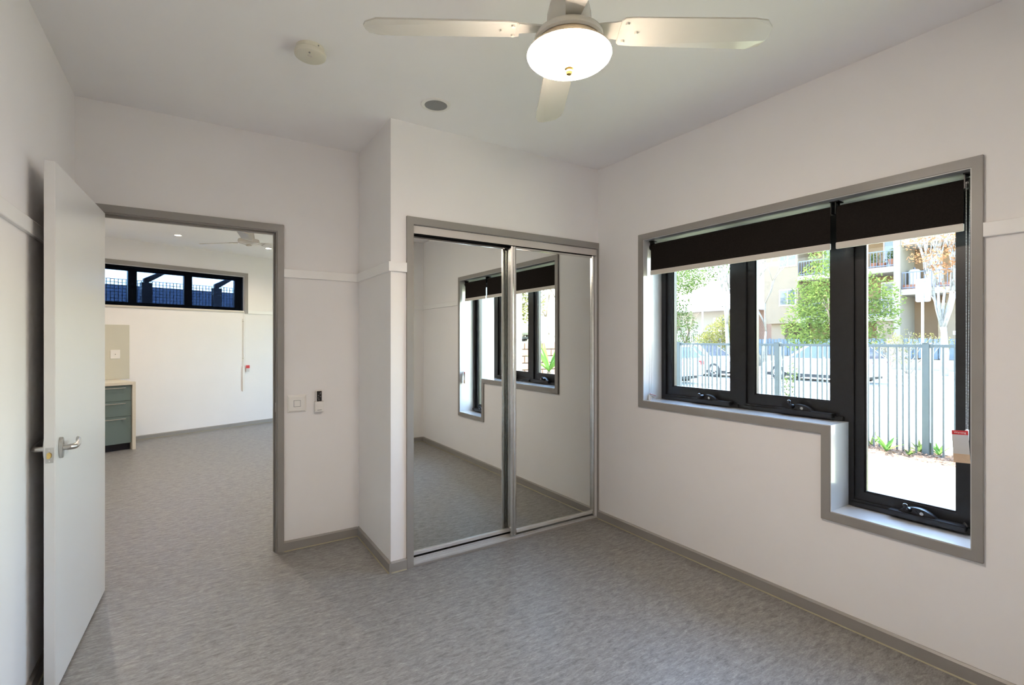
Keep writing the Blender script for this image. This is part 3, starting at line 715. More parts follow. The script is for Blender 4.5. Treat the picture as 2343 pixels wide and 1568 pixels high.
def brick_mat(name, c1, c2, mortar, scale, bw=.5, bh=.25):
    m = mat(name, c1, .9); nt = m.node_tree; b = nt.nodes['Principled BSDF']
    tc = nt.nodes.new('ShaderNodeTexCoord'); mp = nt.nodes.new('ShaderNodeMapping'); mp.inputs['Rotation'].default_value = (R(90), 0, R(90))
    k = nt.nodes.new('ShaderNodeTexBrick'); k.inputs['Scale'].default_value = scale
    k.inputs['Color1'].default_value = (*c1, 1); k.inputs['Color2'].default_value = (*c2, 1); k.inputs['Mortar'].default_value = (*mortar, 1)
    k.inputs['Brick Width'].default_value = bw; k.inputs['Row Height'].default_value = bh
    nt.links.new(tc.outputs['Object'], mp.inputs['Vector']); nt.links.new(mp.outputs['Vector'], k.inputs['Vector']); nt.links.new(k.outputs['Color'], b.inputs['Base Color'])
    return m
M['brickfar'] = brick_mat('distant_brickwork', (.13, .06, .036), (.10, .045, .03), (.17, .15, .13), 2.0)
M['brick'] = mat('orange_brick', (.19, .10, .065), .85, noise=.25, nscale=3)
M['mortar'] = mat('brick_mortar', (.2, .19, .175), .9, noise=.08)

# ground
GX = [(XO, .0), (7.0, .0)]
S(MB().box(XO+.001, 7.05, -1.4, 30, -.4, -.005).build('lawn', M['lawn']), 'sun-bleached lawn between the window and the metal fence', 'lawn')
S(MB().prism([(8.05, -.4), (8.05, -.01), (12.0, -.20), (12.0, -.4)], 'y', -8, 60).build('footpath', M['conc']), 'pale concrete footpath behind the metal fence', 'footpath')
S(MB().prism([(12.0, -.5), (12.0, -.24), (24.0, -.28), (24.0, -.5)], 'y', -30, 90).build('road', M['road']), 'glaring sunlit street with parked cars', 'road')
S(MB().prism([(24.0, -.5), (24.0, -.20), (60.0, -.28), (60.0, -.5)], 'y', -30, 120).build('verge', M['conc']), 'far footpath and paved forecourt across the street', 'footpath')
S(MB().prism([(24.3, -.21), (24.3, -.185), (26.4, -.19), (26.4, -.21)], 'y', 3, 40).build('grass_verge', M['lawn']), 'thin strip of grass across the street', 'grass')
bed = MB()
n_ = 60
for i in range(n_):
    y0 = .4 + i*.25
bed.prism([(7.02, -.3), (7.02, -.012), (7.15, .014), (7.45, .024), (7.8, .016), (8.06, -.02), (8.06, -.3)], 'y', -1.0, 18)
S(bed.build('garden_bed', M['mulch']), 'narrow mulched garden bed under the metal fence', 'garden bed')
ch_ = MB(); r2 = random.Random(3)
for i in range(2200):
    y = r2.uniform(1.2, 5.5); x = r2.gauss(7.32, .17); x = min(7.9, max(6.9, x)); z = .026 if 7.08 < x < 7.7 else .01
    a = r2.uniform(0, 6.28); L = r2.uniform(.012, .045); w_ = L*r2.uniform(.2, .45); t = r2.uniform(-.4, .4)
    d = Vector((math.cos(a)*math.cos(t), math.sin(a)*math.cos(t), math.sin(t))); e = Vector((-math.sin(a), math.cos(a), 0))
    c = Vector((x, y, z + abs(math.sin(t))*L*.5)); h = Vector((0, 0, .003))
    q = [c-d*L/2-e*w_/2, c+d*L/2-e*w_/2, c+d*L/2+e*w_/2, c-d*L/2+e*w_/2]
    ch_.add(q + [p+h for p in q], [(0,3,2,1), (4,5,6,7), (0,1,5,4), (1,2,6,5), (2,3,7,6), (3,0,4,7)])
tag(ch_.build('mulch_chips', M['mulch']), 'loose brown bark chips along the foot of the fence', 'mulch', kind='stuff')

# metal boundary fence at x = 7.39, irregular pickets
XF = 7.39
fc = thing('picket_fence', 'grey metal fence of thin uneven pickets outside the window', 'fence', (XF, 0, 0))
ztop = 1.345
for y in (.47, 2.26, 4.05, 5.84, 7.63):
    p = MB().box(-.036, .036, y-.036, y+.036, -.05, ztop+.012).build('post', M['fence'], fc, bevel=.004)
    MB().box(-.040, .040, y-.040, y+.040, ztop+.012, ztop+.020).build('post_cap', M['fence'], p)
    MB().box(-.05, .05, y-.16, y+.06, .0, .028).build('post_foot', M['fence'], p)
for a, b in ((.51, 2.22), (2.30, 4.01), (4.09, 5.80), (5.88, 7.59)):
    MB().box(-.018, .018, a-.005, b+.005, ztop-.036, ztop-.002).build('top_rail', M['fence'], fc, bevel=.002)
    for yy in (a, b): MB().box(-.022, .022, yy-.026, yy+.026, ztop-.042, ztop+.002).build('rail_bracket', M['fence'], fc)
pk = MB().box(-.012, .012, -.0085, .0085, .02, ztop-.036).build('picket', M['fence'], fc)
gaps = [.062, .062, .092, .096, .063, .062, .064, .104, .104, .066, .09, .07]
y = .56; k = 0; first = True
while y < 7.55:
    if min(abs(y - q) for q in (.47, 2.26, 4.05, 5.84, 7.63)) > .055:
        if first: pk.location.y = y; first = False
        else: share(pk, 'picket', fc, (0, y, 0))
    y += gaps[k % len(gaps)]; k += 1

# plants under the fence
def leaf_strip(m, base, d, L, w_, bend, seg=5, fold=.25):
    """pointed strap leaf"""
    d = Vector(d).normalized(); side = d.cross(Vector((0, 0, 1)))
    side = side.normalized() if side.length > 1e-4 else Vector((1, 0, 0))
    p = Vector(base); vs_ = []; fs = []
    for i in range(seg + 1):
        t = i/seg; ww = w_*math.sin(math.pi*(.12 + .88*t)**.8)*.5 if i < seg else 0.0005
        n = side.cross(d).normalized()
        vs_ += [p - side*ww + n*ww*fold, p, p + side*ww + n*ww*fold]
        p = p + d*(L/seg)
        d = (d + Vector((0, 0, -bend/seg))).normalized()
    for i in range(seg):
        a = i*3; fs += [(a, a+1, a+4, a+3), (a+1, a+2, a+5, a+4)]
    m.add(vs_, fs)
def strap_plant(name, label, base, n, L, w_, seed, m='leafs', up=.9, group=None, stem=0.0):
    r = random.Random(seed); t = thing(name, label, 'plant', tuple(base), 0, group)
    if stem: MB().tube((0, 0, -.02), (0, 0, stem), .035, .03, n=10).build('stem', M['barkb'], t)
    for i in range(n):
        a = 2*math.pi*i/n + r.uniform(-.4, .4); u = r.uniform(.45, 1.0)*up
        lm = MB(); leaf_strip(lm, (0, 0, stem), (math.cos(a)*(1-u*.6), math.sin(a)*(1-u*.6), u), L*r.uniform(.6, 1.1), w_*r.uniform(.8, 1.2), r.uniform(.1, .7))
        lm.build('leaf', M[m], t, smooth=True)
    return t
def foliage(m, blobs, n, size, seed, lo=.45):
    """leaf blades scattered through ellipsoids (cx,cy,cz,rx,ry,rz)"""
    r = random.Random(seed); tot = sum(b[3]*b[4]*b[5] for b in blobs)
    for b in blobs:
        for i in range(max(3, int(n*b[3]*b[4]*b[5]/tot))):
            while True:
                v = Vector((r.uniform(-1, 1), r.uniform(-1, 1), r.uniform(-1, 1)))
                if lo*r.random() < v.length < 1: break
            c = Vector((b[0]+v.x*b[3], b[1]+v.y*b[4], b[2]+v.z*b[5]))
            d = Vector((r.gauss(0, 1), r.gauss(0, 1), r.gauss(-.3, .6))).normalized(); e = d.orthogonal().normalized()
            e = (Matrix.Rotation(r.uniform(0, 6.28), 3, d) @ e)
            L = size*r.uniform(.6, 1.3); w_ = L*.36
            m.add([c-d*L*.5, c+e*w_*.5, c+d*L*.5, c-e*w_*.5], [(0, 1, 2, 3)])
    return m
def leafy_shrub(name, label, base, blobs, n, size, seed, m='leafg', group=None):
    t = thing(name, label, 'shrub', tuple(base), 0, group)
    st = MB(); r = random.Random(seed+50)
    for b in blobs: st.path([(0, 0, -.02), (b[0]*.4+r.uniform(-.01, .01), b[1]*.4, b[2]*.5), (b[0], b[1], b[2])], [.006, .004, .002], 5)
    st.build('stems', M['barkb'], t)
    foliage(MB(), blobs, n, size, seed).build('foliage', M[m], t)
    return t
pb_ = onz(2028, 1035, .02)
strap_plant('strap_leaf_plant', 'young plant with one broad blade leaf at the fence foot', (7.22, pb_.y*7.22/pb_.x, .02), 6, .30, .055, 3, up=1.0)
for (u, v, lab, sd_, L, nn) in ((1995, 1012, 'small green plant at the left edge of the tall pane', 5, .24, 9), (2081, 1043, 'tiny low seedling in front of the fence', 6, .10, 7), (2105, 1028, 'bushy green plant left of the fence post', 8, .26, 10), (2148, 1045, 'bushy green plant right of the fence post', 9, .28, 11)):
    g = onz(u, v, .02); xx = 7.5 if 'bushy' in lab or 'left edge' in lab else 7.2
    strap_plant('bed_plant', lab, (xx, g.y*xx/g.x, .015), nn, L, .035, sd_, 'leafg' if sd_ != 9 else 'leafs', .9, 'plants in the garden bed')
vy = onx(1806, 870, 7.75).y
leafy_shrub('climbing_shrub', 'upright leafy shrub behind the fence beside the post', (7.78, vy, -.0), [(0, 0, .30, .12, .14, .28), (.02, .05, .62, .10, .12, .25), (0, -.04, .90, .08, .09, .18)], 520, .055, 11, 'leafg')

# trees
def branches(m, p, d, L, r, depth, rg, spread=.5, up=.15, tips=None, n=5):
    p2 = p + d*L*.5 + Vector((rg.gauss(0, .03), rg.gauss(0, .03), 0))*L
    p3 = p2 + (d + Vector((rg.gauss(0, .12), rg.gauss(0, .12), up*.4))).normalized()*L*.5
    m.path([p, p2, p3], [r, r*.86, r*.68], n)
    if depth == 0:
        if tips is not None: tips.append(p3)
        return
    for k in range(rg.choice((2, 2, 3))):
        a = rg.uniform(0, 6.28); e = d.orthogonal().normalized(); e = Matrix.Rotation(a, 3, d) @ e
        nd = (d + e*spread*rg.uniform(.5, 1.1) + Vector((0, 0, up))).normalized()
        branches(m, p3, nd, L*rg.uniform(.62, .85), r*.62, depth-1, rg, spread, up, tips, max(3, n-1))
def tree(name, label, base, stems, L, r, depth, seed, bark, leafm=None, nleaf=0, lsize=.12, lrad=.5, spread=.5, up=.15, group=None, blobs=None, lean=.25):
    rg = random.Random(seed); t = thing(name, label, 'tree', tuple(base), 0, group); m = MB(); tips = []
    for k in range(stems):
        a = 2*math.pi*k/max(1, stems) + rg.uniform(-.4, .4)
        d = Vector((math.cos(a)*lean*(stems > 1), math.sin(a)*lean*(stems > 1), 1)).normalized()
        branches(m, Vector((math.cos(a)*r*.8*(stems > 1), math.sin(a)*r*.8*(stems > 1), -.05)), d, L, r, depth, rg, spread, up, tips, 7)
    m.build('trunk' if leafm else 'branches', M[bark], t, smooth=True)
    if leafm:
        bl = blobs or [(*q, lrad*rg.uniform(.6, 1.1), lrad*rg.uniform(.6, 1.1), lrad*rg.uniform(.5, .9)) for q in tips]
        foliage(MB(), bl, nleaf, lsize, seed+1, .3).build('foliage', M[leafm], t)
    return t
gz = -.25
g = at(1905, 800, 24); 
tree('leafy_street_tree', 'bushy bright green tree across the street in front of the flats', (g.x, g.y, gz), 2, 1.6, .10, 3, 21, 'barkb', 'leafg', 9000, .19, blobs=[
    (0, 0, 3.2, 1.5, 1.5, 1.5), (-.5, .9, 2.4, 1.2, 1.3, 1.1), (.4, -1.1, 2.6, 1.1, 1.5, 1.2), (0, .2, 4.6, 1.2, 1.4, 1.1), (.2, -1.5, 4.0, .9, 1.1, .8), (0, 1.3, 3.7, .9, 1.0, .8), (0, -2.2, 3.3, .7, .8, .7), (0, .3, 1.4, 1.0, 1.9, .6), (0, .2, 5.8, .8, .9, .7)])
g = at(2160, 800, 22)
_ob = []
for (u, v, r) in ((2150, 600, .75), (2178, 610, .7), (2185, 660, .6), (2140, 580, .6), (2100, 590, .55), (2090, 560, .6), (2120, 540, .7), (2165, 545, .8), (2190, 560, .7), (2186, 640, .5), (2135, 630, .4)):
    q = at(u, v, 22 + rnd.uniform(-.8, .8)); _ob.append((q.x-g.x, q.y-g.y, q.z-gz, r, r, r*.5))
tree('autumn_tree', 'pale many-stemmed tree with sparse orange leaves by the flats', (g.x, g.y, gz), 3, 2.3, .105, 4, 33, 'barkw', 'leafr', 1000, .15, .55, .33, .16, lean=.035, blobs=_ob)
g = at(1668, 800, 26)
tree('bare_tree', 'bare twiggy tree in front of the white roofed house', (g.x, g.y, gz), 2, 2.6, .12, 5, 41, 'barkg', None, spread=.55)
g = at(1742, 800, 30.5)
tree('bare_tree', 'bare branched tree against the beige wall of the flats', (g.x, g.y, gz), 2, 2.3, .09, 5, 44, 'barkg', None, spread=.62)
g = at(1556, 800, 33)
tree('hedge_tree', 'tall loose green tree at the far left of the window view', (g.x, g.y, gz), 2, 1.4, .09, 3, 51, 'barkb', 'leafd', 3800, .20, blobs=[(0, 0, 2.4, 1.0, 1.2, 1.7), (.2, .4, 4.6, 1.0, 1.1, 1.5), (0, -.6, 5.6, 1.2, 1.5, .9), (0, .9, 3.4, .8, .9, 1.2)])
g = at(1650, 800, 32.5)
tree('garden_tree', 'low yellow-green tree in the garden of the brick house', (g.x, g.y, gz), 3, .9, .06, 3, 55, 'barkb', 'leafy', 3600, .18, blobs=[(0, 0, 1.9, 1.2, 1.2, 1.0), (.1, -1.1, 1.6, .9, 1.0, .9), (0, 1.1, 1.4, .8, 1.0, .8), (0, -.3, 2.8, .7, .7, .5)])
g = at(1606, 800, 60)
tree('backdrop_tree', 'broad green tree rising behind the white roof', (g.x, g.y, gz), 2, 3.0, .2, 3, 58, 'barkb', 'leafd', 4200, .34, blobs=[(0, 0, 9.6, 3.0, 3.8, 2.2), (0, 3.2, 8.6, 2.4, 2.8, 2.2), (0, -2.8, 10.6, 2.0, 2.6, 1.6), (0, 2.0, 11.2, 2.0, 2.6, 1.4)])
for (u, D, sd_, L, lab) in ((2028, 24.5, 61, .6, 'small bare shrub left of the pale pillar'), (2078, 23.5, 63, .75, 'wide twiggy shrub below the right-hand balcony')):
    g = at(u, 800, D)
    tree('bare_shrub', lab, (g.x, g.y, gz), 5, L, .035, 4, sd_, 'barkg', 'leafy', 260, .10, .25, .7, .05, 'bare shrubs before the flats', lean=.6)
g = at(1812, 800, 33.7)
strap_plant('cycad', 'dark spiky cycad under the overhang of the flats', (g.x, g.y, gz+.6), 22, .85, .12, 71, 'leafd', .7)

# street sign seen from behind
g = at(2111, 800, 14)
sg = thing('street_sign', 'back of a metal street sign on a galvanised pole', 'sign', (g.x, g.y, -.25))
MB().tube((0, 0, 0), (0, 0, 3.0), .03, n=14).build('pole', M['steelg'], sg, smooth='auto')
zs_ = at(2111, 664, 14).z + .25
_rr = [(sy*.125 + .05*math.cos(t), zs_ + sz*.28 + .05*math.sin(t)) for sy, sz, t0 in ((1, 1, 0), (-1, 1, 90), (-1, -1, 180), (1, -1, 270)) for t in [R(t0 + k*18) for k in range(6)]]
pl = MB().prism(_rr, 'x', .036, .039).build('sign_plate', M['steelg'], sg)
for dz in (-.25, .25): MB().box(-.036, .037, -.05, .05, zs_+dz-.02, zs_+dz+.02).build('clamp', M['steelg'], sg)
for dz in (-.27, .27):
    for dy in (-.09, .1): MB().tube((.033, dy, zs_+dz), (.045, dy, zs_+dz), .009, n=8).build('bolt', M['steelg'], pl)

# low rendered wall with palings
lw = thing('low_wall', 'cream rendered low wall across the street carrying the paling fence', 'wall', (32.4, 0, 0))
MB().box(0, .25, 7.0, 24.0, -.3, .35).build('wall_body', M['render_c'], lw, bevel=.02)
for y in (onx(2046, 800, 32.4).y, 8.2): MB().box(-.06, .31, y-.35, y+.35, -.3, 1.45).build('pier', M['render_c'], lw, bevel=.02)
pf = thing('paling_fence', 'blue-grey paling fence with pointed gaps on the low cream wall', 'fence', (32.5, 0, .35))
MB().box(.03, .08, 8.6, 24.0, .25, .33).build('fence_rail', M['paling'], pf); MB().box(.03, .08, 8.6, 24.0, .82, .90).build('fence_rail', M['paling'], pf)
pq = MB().box(0, .03, -.085, .085, .03, 1.10).build('paling', M['paling'], pf); pq.location.y = 8.7
y = 8.7
ym = onx(2046, 800, 32.4).y
while y < 23.8:
    y += .215
    if abs(y - ym) < .4: continue
    share(pq, 'paling', pf, (0, y, (.04 if int(y*10) % 3 == 0 else 0)))

# ------------------------------------------------------------------ block of flats
XA = 35.0
fl = thing('apartment_building', 'beige block of flats with blue railed balconies across the street', 'building', (0, 0, 0))
Yq = lambda u: onx(u, 700, XA).y
Zq = lambda u, v: onx(u, v, XA).z
MB().box(XA+2.0, XA+2.4, 2.0, Yq(1826)+.2, -.3, 13).build('recess_wall', M['render_o'], fl)
zb_ = Zq(1770, 741)
MB().box(XA, XA+6, Yq(1826), Yq(1748), zb_, 13).build('corner_block', M['render_b'], fl)
MB().box(XA+.3, XA+6, Yq(1790), Yq(1760), -.3, zb_).build('corner_column', M['render_b'], fl)
MB().box(XA+3, XA+3.3, Yq(1900), Yq(1790), -.3, zb_).build('undercroft_wall', M['dglass'], fl)
def flat_window(u0, u1, v0, v1, grid_=False):
    y1, y0 = Yq(u0), Yq(u1); zt, zb2 = Zq((u0+u1)/2, v0), Zq((u0+u1)/2, v1)
    w_ = slab('x', XA-.04, .08, y0, y1, zb2, zt, [(y0+.08, (y0+y1)/2-.03, zb2+.08, zt-.08), ((y0+y1)/2+.03, y1-.08, zb2+.08, zt-.08)]).build('window', M['whitep'], fl)
    MB().box(XA-.02, XA-.01, y0+.05, y1-.05, zb2+.05, zt-.05).build('pane', M['dglass'], w_)
flat_window(1783, 1822, 662, 700); flat_window(1783, 1824, 572, 611)
yp1, yp0 = Yq(2047), Yq(2062)
MB().box(XA-.15, XA+2.2, yp0, yp1, -.3, 13).build('pillar', M['render_c'], fl)
def railing(y0, y1, z0, h=1.0):
    m = MB().box(XA-.03, XA+.03, y0, y1, z0+h-.06, z0+h).box(XA-.02, XA+.02, y0, y1, z0+.06, z0+.11)
    n = int((y1-y0)/.17)
    for i in range(n+1):
        y = y0 + (y1-y0)*i/max(1, n); m.box(XA-.015, XA+.015, y-.014, y+.014, z0+.0, z0+h-.03)
    o = m.build('balcony_railing', M['balrail'], fl); o['kind'] = 'stuff'
def bay(ya, yb, zs, slabh=.34):
    for z in zs:
        MB().box(XA-.1, XA+2.05, ya, yb, z-slabh, z).build('balcony_slab', M['render_c'], fl, bevel=.02)
        railing(ya+.05, yb-.05, z)
zl1 = Zq(2010, 613); zl2 = Zq(2030, 722)
bay(yp1, Yq(1826), (zl2, zl1, 2*zl1-zl2))
zr1 = Zq(2090, 661); bay(3.0, yp0, (zr1, zr1+zl1-zl2))
for z, (ua, ub), m_ in ((zl1, (1990, 2040), 'dglass'), (zl2, (1985, 2044), 'dglass'), (zl1, (1850, 1900), 'dglass'), (zr1, (2085, 2125), 'whitep')):
    ya, yb = Yq(ub), Yq(ua)
    w_ = slab('x', XA+1.94, .06, ya, yb, z+.02, z+2.2, [(ya+.07, (ya+yb)/2-.04, z+.1, z+2.1), ((ya+yb)/2+.04, yb-.07, z+.1, z+2.1)]).build('sliding_door', M['whitep'], fl)
    MB().box(XA+1.96, XA+1.975, ya+.04, yb-.04, z+.06, z+2.14).build('pane', M[m_], w_)
MB().box(XA+.05, XA+2.0, Yq(2047), Yq(2005), -.3, zl2-.34).build('ground_wall', M['render_b'], fl)
MB().box(XA+1.85, XA+1.99, Yq(2147), Yq(2119), -.3, Zq(2130, 690)).build('entry_door', M['dglass'], fl)
MB().box(XA+1.0, XA+1.99, Yq(2198)-.6, Yq(2150), -.3, zr1-.34).build('entry_wall', M['render_b'], fl)
pq_ = MB().box(XA+.97, XA+1.0, Yq(2181), Yq(2166), Zq(2172, 766), Zq(2172, 757)).build('plaque', M['whitep'], fl)
for f_ in (.33, .66):
    z = Zq(2172, 766) + (Zq(2172, 757)-Zq(2172, 766))*f_; MB().box(XA+.964, XA+.97, Yq(2179), Yq(2168), z-.02, z+.02).build('plaque_line', M['steelg'], pq_)
# balcony pots
for u, r, h, lab, nn in ((1993, .20, .30, 'small terracotta pot at the left of the upper balcony', 160), (2013, .22, .26, 'low terracotta trough in the middle of the upper balcony', 20), (2037, .25, .42, 'large terracotta pot with a leafy plant on the upper balcony', 420)):
    t = thing('balcony_pot', lab, 'pot plant', (XA+.45, Yq(u), zl1), 0, 'pots on the upper balcony')
    MB().lathe([(0, 0), (r*.7, 0), (r, h), (r*1.08, h), (r*1.08, h+.06), (r*.9, h+.06), (r*.85, h-.02), (0, h-.02)], n=18).build('pot', M['terra'], t, smooth='auto')
    foliage(MB(), [(0, 0, h+.35, r*1.2, r*1.3, .38)], nn, .14, int(u)).build('foliage', M['leafg'], t)
t = thing('balcony_trough', 'long terracotta trough on the lower right balcony', 'planter', (XA+.35, Yq(2112), zr1))
MB().box(-.2, .2, -1.2, 1.2, 0, .28).build('trough', M['terra'], t, bevel=.02)
t = thing('balcony_heater', 'upright white cylinder standing on the right balcony', 'tank', (XA+.8, Yq(2080), zr1))
MB().lathe([(0, 0), (.28, 0), (.28, 1.1), (.2, 1.2), (0, 1.22)], n=20).build('tank', M['whitep'], t, smooth='auto')
MB().tube((0, 0, 1.2), (0, 0, 1.32), .05, n=10).build('cap', M['balrail'], t)

# ------------------------------------------------------------------ brick house
ho = thing('brick_house', 'brick house with a white hipped roof left of the flats', 'building', (0, 0, 0))
MB().box(38, 46, 23.2, 32, -.3, 3.9).build('walls', M['brickfar'], ho)
MB().add([(36.3, 22.4, 3.9), (47, 22.4, 3.9), (47, 33, 3.9), (36.3, 33, 3.9), (41.5, 26.5, 6.9), (41.5, 29, 6.9)], [(0, 1, 4), (1, 2, 5, 4), (2, 3, 5), (3, 0, 4, 5), (3, 2, 1, 0)]).build('roof', M['roofw'], ho)
MB().box(36.3, 38, 23.2, 32, -.3, 1.2).build('veranda_floor', M['render_c'], ho)
for y in (23.6, 26.4, 29.2, 31.8): MB().box(36.4, 36.5, y-.05, y+.05, 1.2, 3.9).build('veranda_post', M['whitep'], ho)
MB().box(36.4, 36.48, 23.6, 31.8, 2.1, 2.18).build('veranda_rail', M['whitep'], ho)
vb_ = MB().box(36.42, 36.46, -.03, .03, 1.2, 2.1).build('baluster', M['whitep'], ho); vb_.location.y = 26.6
for i in range(1, 18): share(vb_, 'baluster', ho, (0, 26.6+i*.2, 0))
w_ = MB().box(37.92, 38.0, 25.0, 26.4, 1.9, 3.3).build('window', M['whitep'], ho); MB().box(37.89, 37.92, 25.08, 26.32, 1.98, 3.22).build('pane', M['dglass'], w_)

# ------------------------------------------------------------------ cars
def wheel(parent, x, y, z, r, w_=.2, name='wheel', axis='y'):
    ty = MB()
    prof = [(r*.62, -w_/2), (r*.94, -w_/2), (r, -w_/2+.03), (r, w_/2-.03), (r*.94, w_/2), (r*.62, w_/2), (r*.58, 0), (r*.62, -w_/2)]
    ty.lathe(prof, n=28); Mx = Matrix.Rotation(R(90), 4, 'X') if axis == 'y' else Matrix.Rotation(R(90), 4, 'Y')
    o = ty.xf(Mx).build(name, M['tyre'], parent, smooth='auto'); o.location = (x, y, z)
    for s in (-1, 1):
        rm = MB().lathe([(0, s*w_*.42), (r*.16, s*w_*.44), (r*.18, s*w_*.36), (r*.2, s*w_*.3), (r*.2, s*w_*.2), (0, s*w_*.2)], n=16)
        for k in range(6):
            a = 2*math.pi*k/6; rm.tube((r*.12*math.cos(a), r*.12*math.sin(a), s*w_*.36), (r*.63*math.cos(a), r*.63*math.sin(a), s*w_*.32), r*.11, r*.09, n=6)
        rm.lathe([(r*.56, s*w_*.4), (r*.65, s*w_*.44), (r*.65, s*w_*.3), (r*.56, s*w_*.3), (r*.56, s*w_*.4)], n=24)
        rm.xf(Mx).build('rim', M['rim'], o)
    return o
def car(name, label, loc, rz, paint, L, W, H, prof, cab, wr, wx, group='parked cars in the street', spare=False):
    """prof: side outline of the lower body (x,z); cab: (x_back_low, x_front_low, x_back_top, x_front_top, z_belt, z_roof)"""
    t = thing(name, label, 'car', loc, rz, group)
    MB().prism(prof, 'y', -W/2, W/2).build('body', M[paint], t, bevel=.07, seg=3, smooth='auto')
    xb, xf, tb, tf, zb, zr = cab; wb_, wt_ = W/2-.04, W/2-.20
    V = [(xb, -wb_, zb), (xf, -wb_, zb), (xf, wb_, zb), (xb, wb_, zb), (tb, -wt_, zr), (tf, -wt_, zr), (tf, wt_, zr), (tb, wt_, zr)]
    MB().add(V, [(0,3,2,1), (4,5,6,7), (0,1,5,4), (1,2,6,5), (2,3,7,6), (3,0,4,7)]).build('cabin', M[paint], t, bevel=.06, seg=3, smooth='auto')
    def pane(a, b, c, d, ins, off, name='window'):
        q = [Vector(V[i]) for i in (a, b, c, d)]; cen = sum(q, Vector())/4
        n = (q[1]-q[0]).cross(q[3]-q[0]).normalized()
        if n.dot(cen - Vector(((xb+xf)/2, 0, (zb+zr)/2))) < 0: n = -n
        q = [cen + (p-cen)*ins for p in q]
        MB().add([p + n*off for p in q] + [p - n*.02 for p in q], [(0,1,2,3), (7,6,5,4), (0,4,5,1), (1,5,6,2), (2,6,7,3), (3,7,4,0)]).build(name, M['dglass'], t)
    pane(0, 1, 5, 4, .84, .008, 'side_window'); pane(3, 2, 6, 7, .84, .008, 'side_window'); pane(1, 2, 6, 5, .86, .008, 'windscreen'); pane(0, 3, 7, 4, .80, .008, 'rear_window')
    for s in (-1, 1):
        xm = (xb+xf)/2; MB().box(xm-.03, xm+.03, s*(wb_-.06)-.05, s*(wb_-.06)+.05, zb, zb+.1).build('pillar_base', M[paint], t)
        for x in wx: wheel(t, x, s*(W/2-.09), wr, wr)
        MB().box(prof[0][0]-.005, prof[0][0]+.08, s*W*.36-.14, s*W*.36+.14, zb-.24, zb-.06).build('tail_light', M['tail'], t, bevel=.02)
    MB().box(prof[0][0]+.3, L/2-.3, -W/2+.05, W/2-.05, .17, .30).build('underbody', M['tyre'], t)
    if spare: wheel(t, prof[0][0]-.12, 0, .92, .37, .22, 'spare_wheel', 'x')
    return t
def hatch(L):
    a = L/2
    return [(-a, .38), (-a+.03, .30), (a-.12, .26), (a-.02, .34), (a, .55), (a-.10, .70), (a-.85, .86), (a-1.2, .93), (-a+.12, .95), (-a+.01, .86)]
car('hatchback', 'white hatchback parked across the street behind the fence post', (21.6, 10.05, -.27), R(90), 'carw', 4.25, 1.76, 1.46, hatch(4.25), (-2.02, 1.05, -1.45, .28, .90, 1.46), .31, (-1.30, 1.32))
car('sedan', 'white car behind the left pane with its front wheel showing', (20.4, 14.85, -.26), R(-90), 'carw', 4.3, 1.76, 1.46, hatch(4.3), (-1.9, 1.05, -1.3, .3, .90, 1.45), .32, (-1.28, 1.28))
car('parked_wagon', 'white car tail at the far left of the street', (15.5, 13.9, -.24), R(90), 'carw', 4.4, 1.76, 1.5, hatch(4.4), (-2.12, 1.1, -1.75, .3, .92, 1.42), .32, (-1.3, 1.3))

# ------------------------------------------------------------------ what the mirror doors show outside
YM = 2.94
def mir(u, v, D):
    p = at(u, v, D); return Vector((p.x, 2*YM - p.y, p.z))
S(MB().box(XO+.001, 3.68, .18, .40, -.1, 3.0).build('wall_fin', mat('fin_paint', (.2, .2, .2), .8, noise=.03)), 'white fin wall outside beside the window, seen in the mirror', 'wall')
bw = thing('brick_retaining_wall', 'low orange brick retaining wall reflected in the mirror door', 'wall', (4.6, -1.75, 0))
MB().box(0, 3.4, .012, .22, -.1, 1.37).build('mortar_core', M['mortar'], bw)
bk = MB().box(0, .385, 0, .1, 0, .110).build('brick', M['brick'], bw, bevel=.006, seg=1); bk.location = (0, -.001+.0, .0)
bk.location = (0, .0, .0); first = True
src_b = bk
for r_ in range(11):
    for c_ in range(-1, 9):
        x = c_*.398 + (.2 if r_ % 2 else 0)
        if x < 0 or x > 3.05: continue
        z = .0 + r_*.1235
        if first: first = False; bk.location = (x, .20, z)
        else: share(src_b, 'brick', bw, (x, .20, z))
S(MB().prism([(4.6, -1.76), (8.2, -1.76), (40, -20), (40, -60), (-10, -60), (4.6, -8)], 'z', -.3, 1.30).build('raised_ground', M['lawn']), 'raised ground behind the brick retaining wall', 'ground')
g = mir(1252, 850, 7.6)
strap_plant('yucca', 'spiky yucca before the brick wall, reflected in the mirror', (g.x, g.y, 0), 26, .62, .05, 81, 'leafs', .95, stem=g.z)
g = mir(1203, 752, 30)
car('four_wheel_drive', 'dark four-wheel drive with a spare wheel, seen only in the mirror', (g.x-.6, g.y-2.2, 1.30), R(62), 'card', 4.2, 1.8, 1.85, [(-2.1, .45), (-2.05, .4), (2.0, .4), (2.1, .5), (2.1, 1.0), (1.95, 1.08), (-2.1, 1.10)], (-2.08, .75, -2.0, .35, 1.05, 1.82), .37, (-1.3, 1.35), spare=True)
tf_ = thing('timber_fence', 'weathered timber fence reflected behind the yucca', 'fence', tuple(mir(1268, 800, 26)) and (mir(1268, 800, 26).x, mir(1268, 800, 26).y, 1.3), R(-50))
MB().box(-3.2, 3.2, .03, .08, .3, .4).build('fence_rail', M['timber'], tf_)
fp = MB().box(-.07, .07, 0, .03, .02, 1.35).build('fence_board', M['timber'], tf_); fp.location.x = -3.1
for i in range(1, 38): share(fp, 'fence_board', tf_, (-3.1+i*.165, 0, 0))
g = mir(1252, 800, 22)
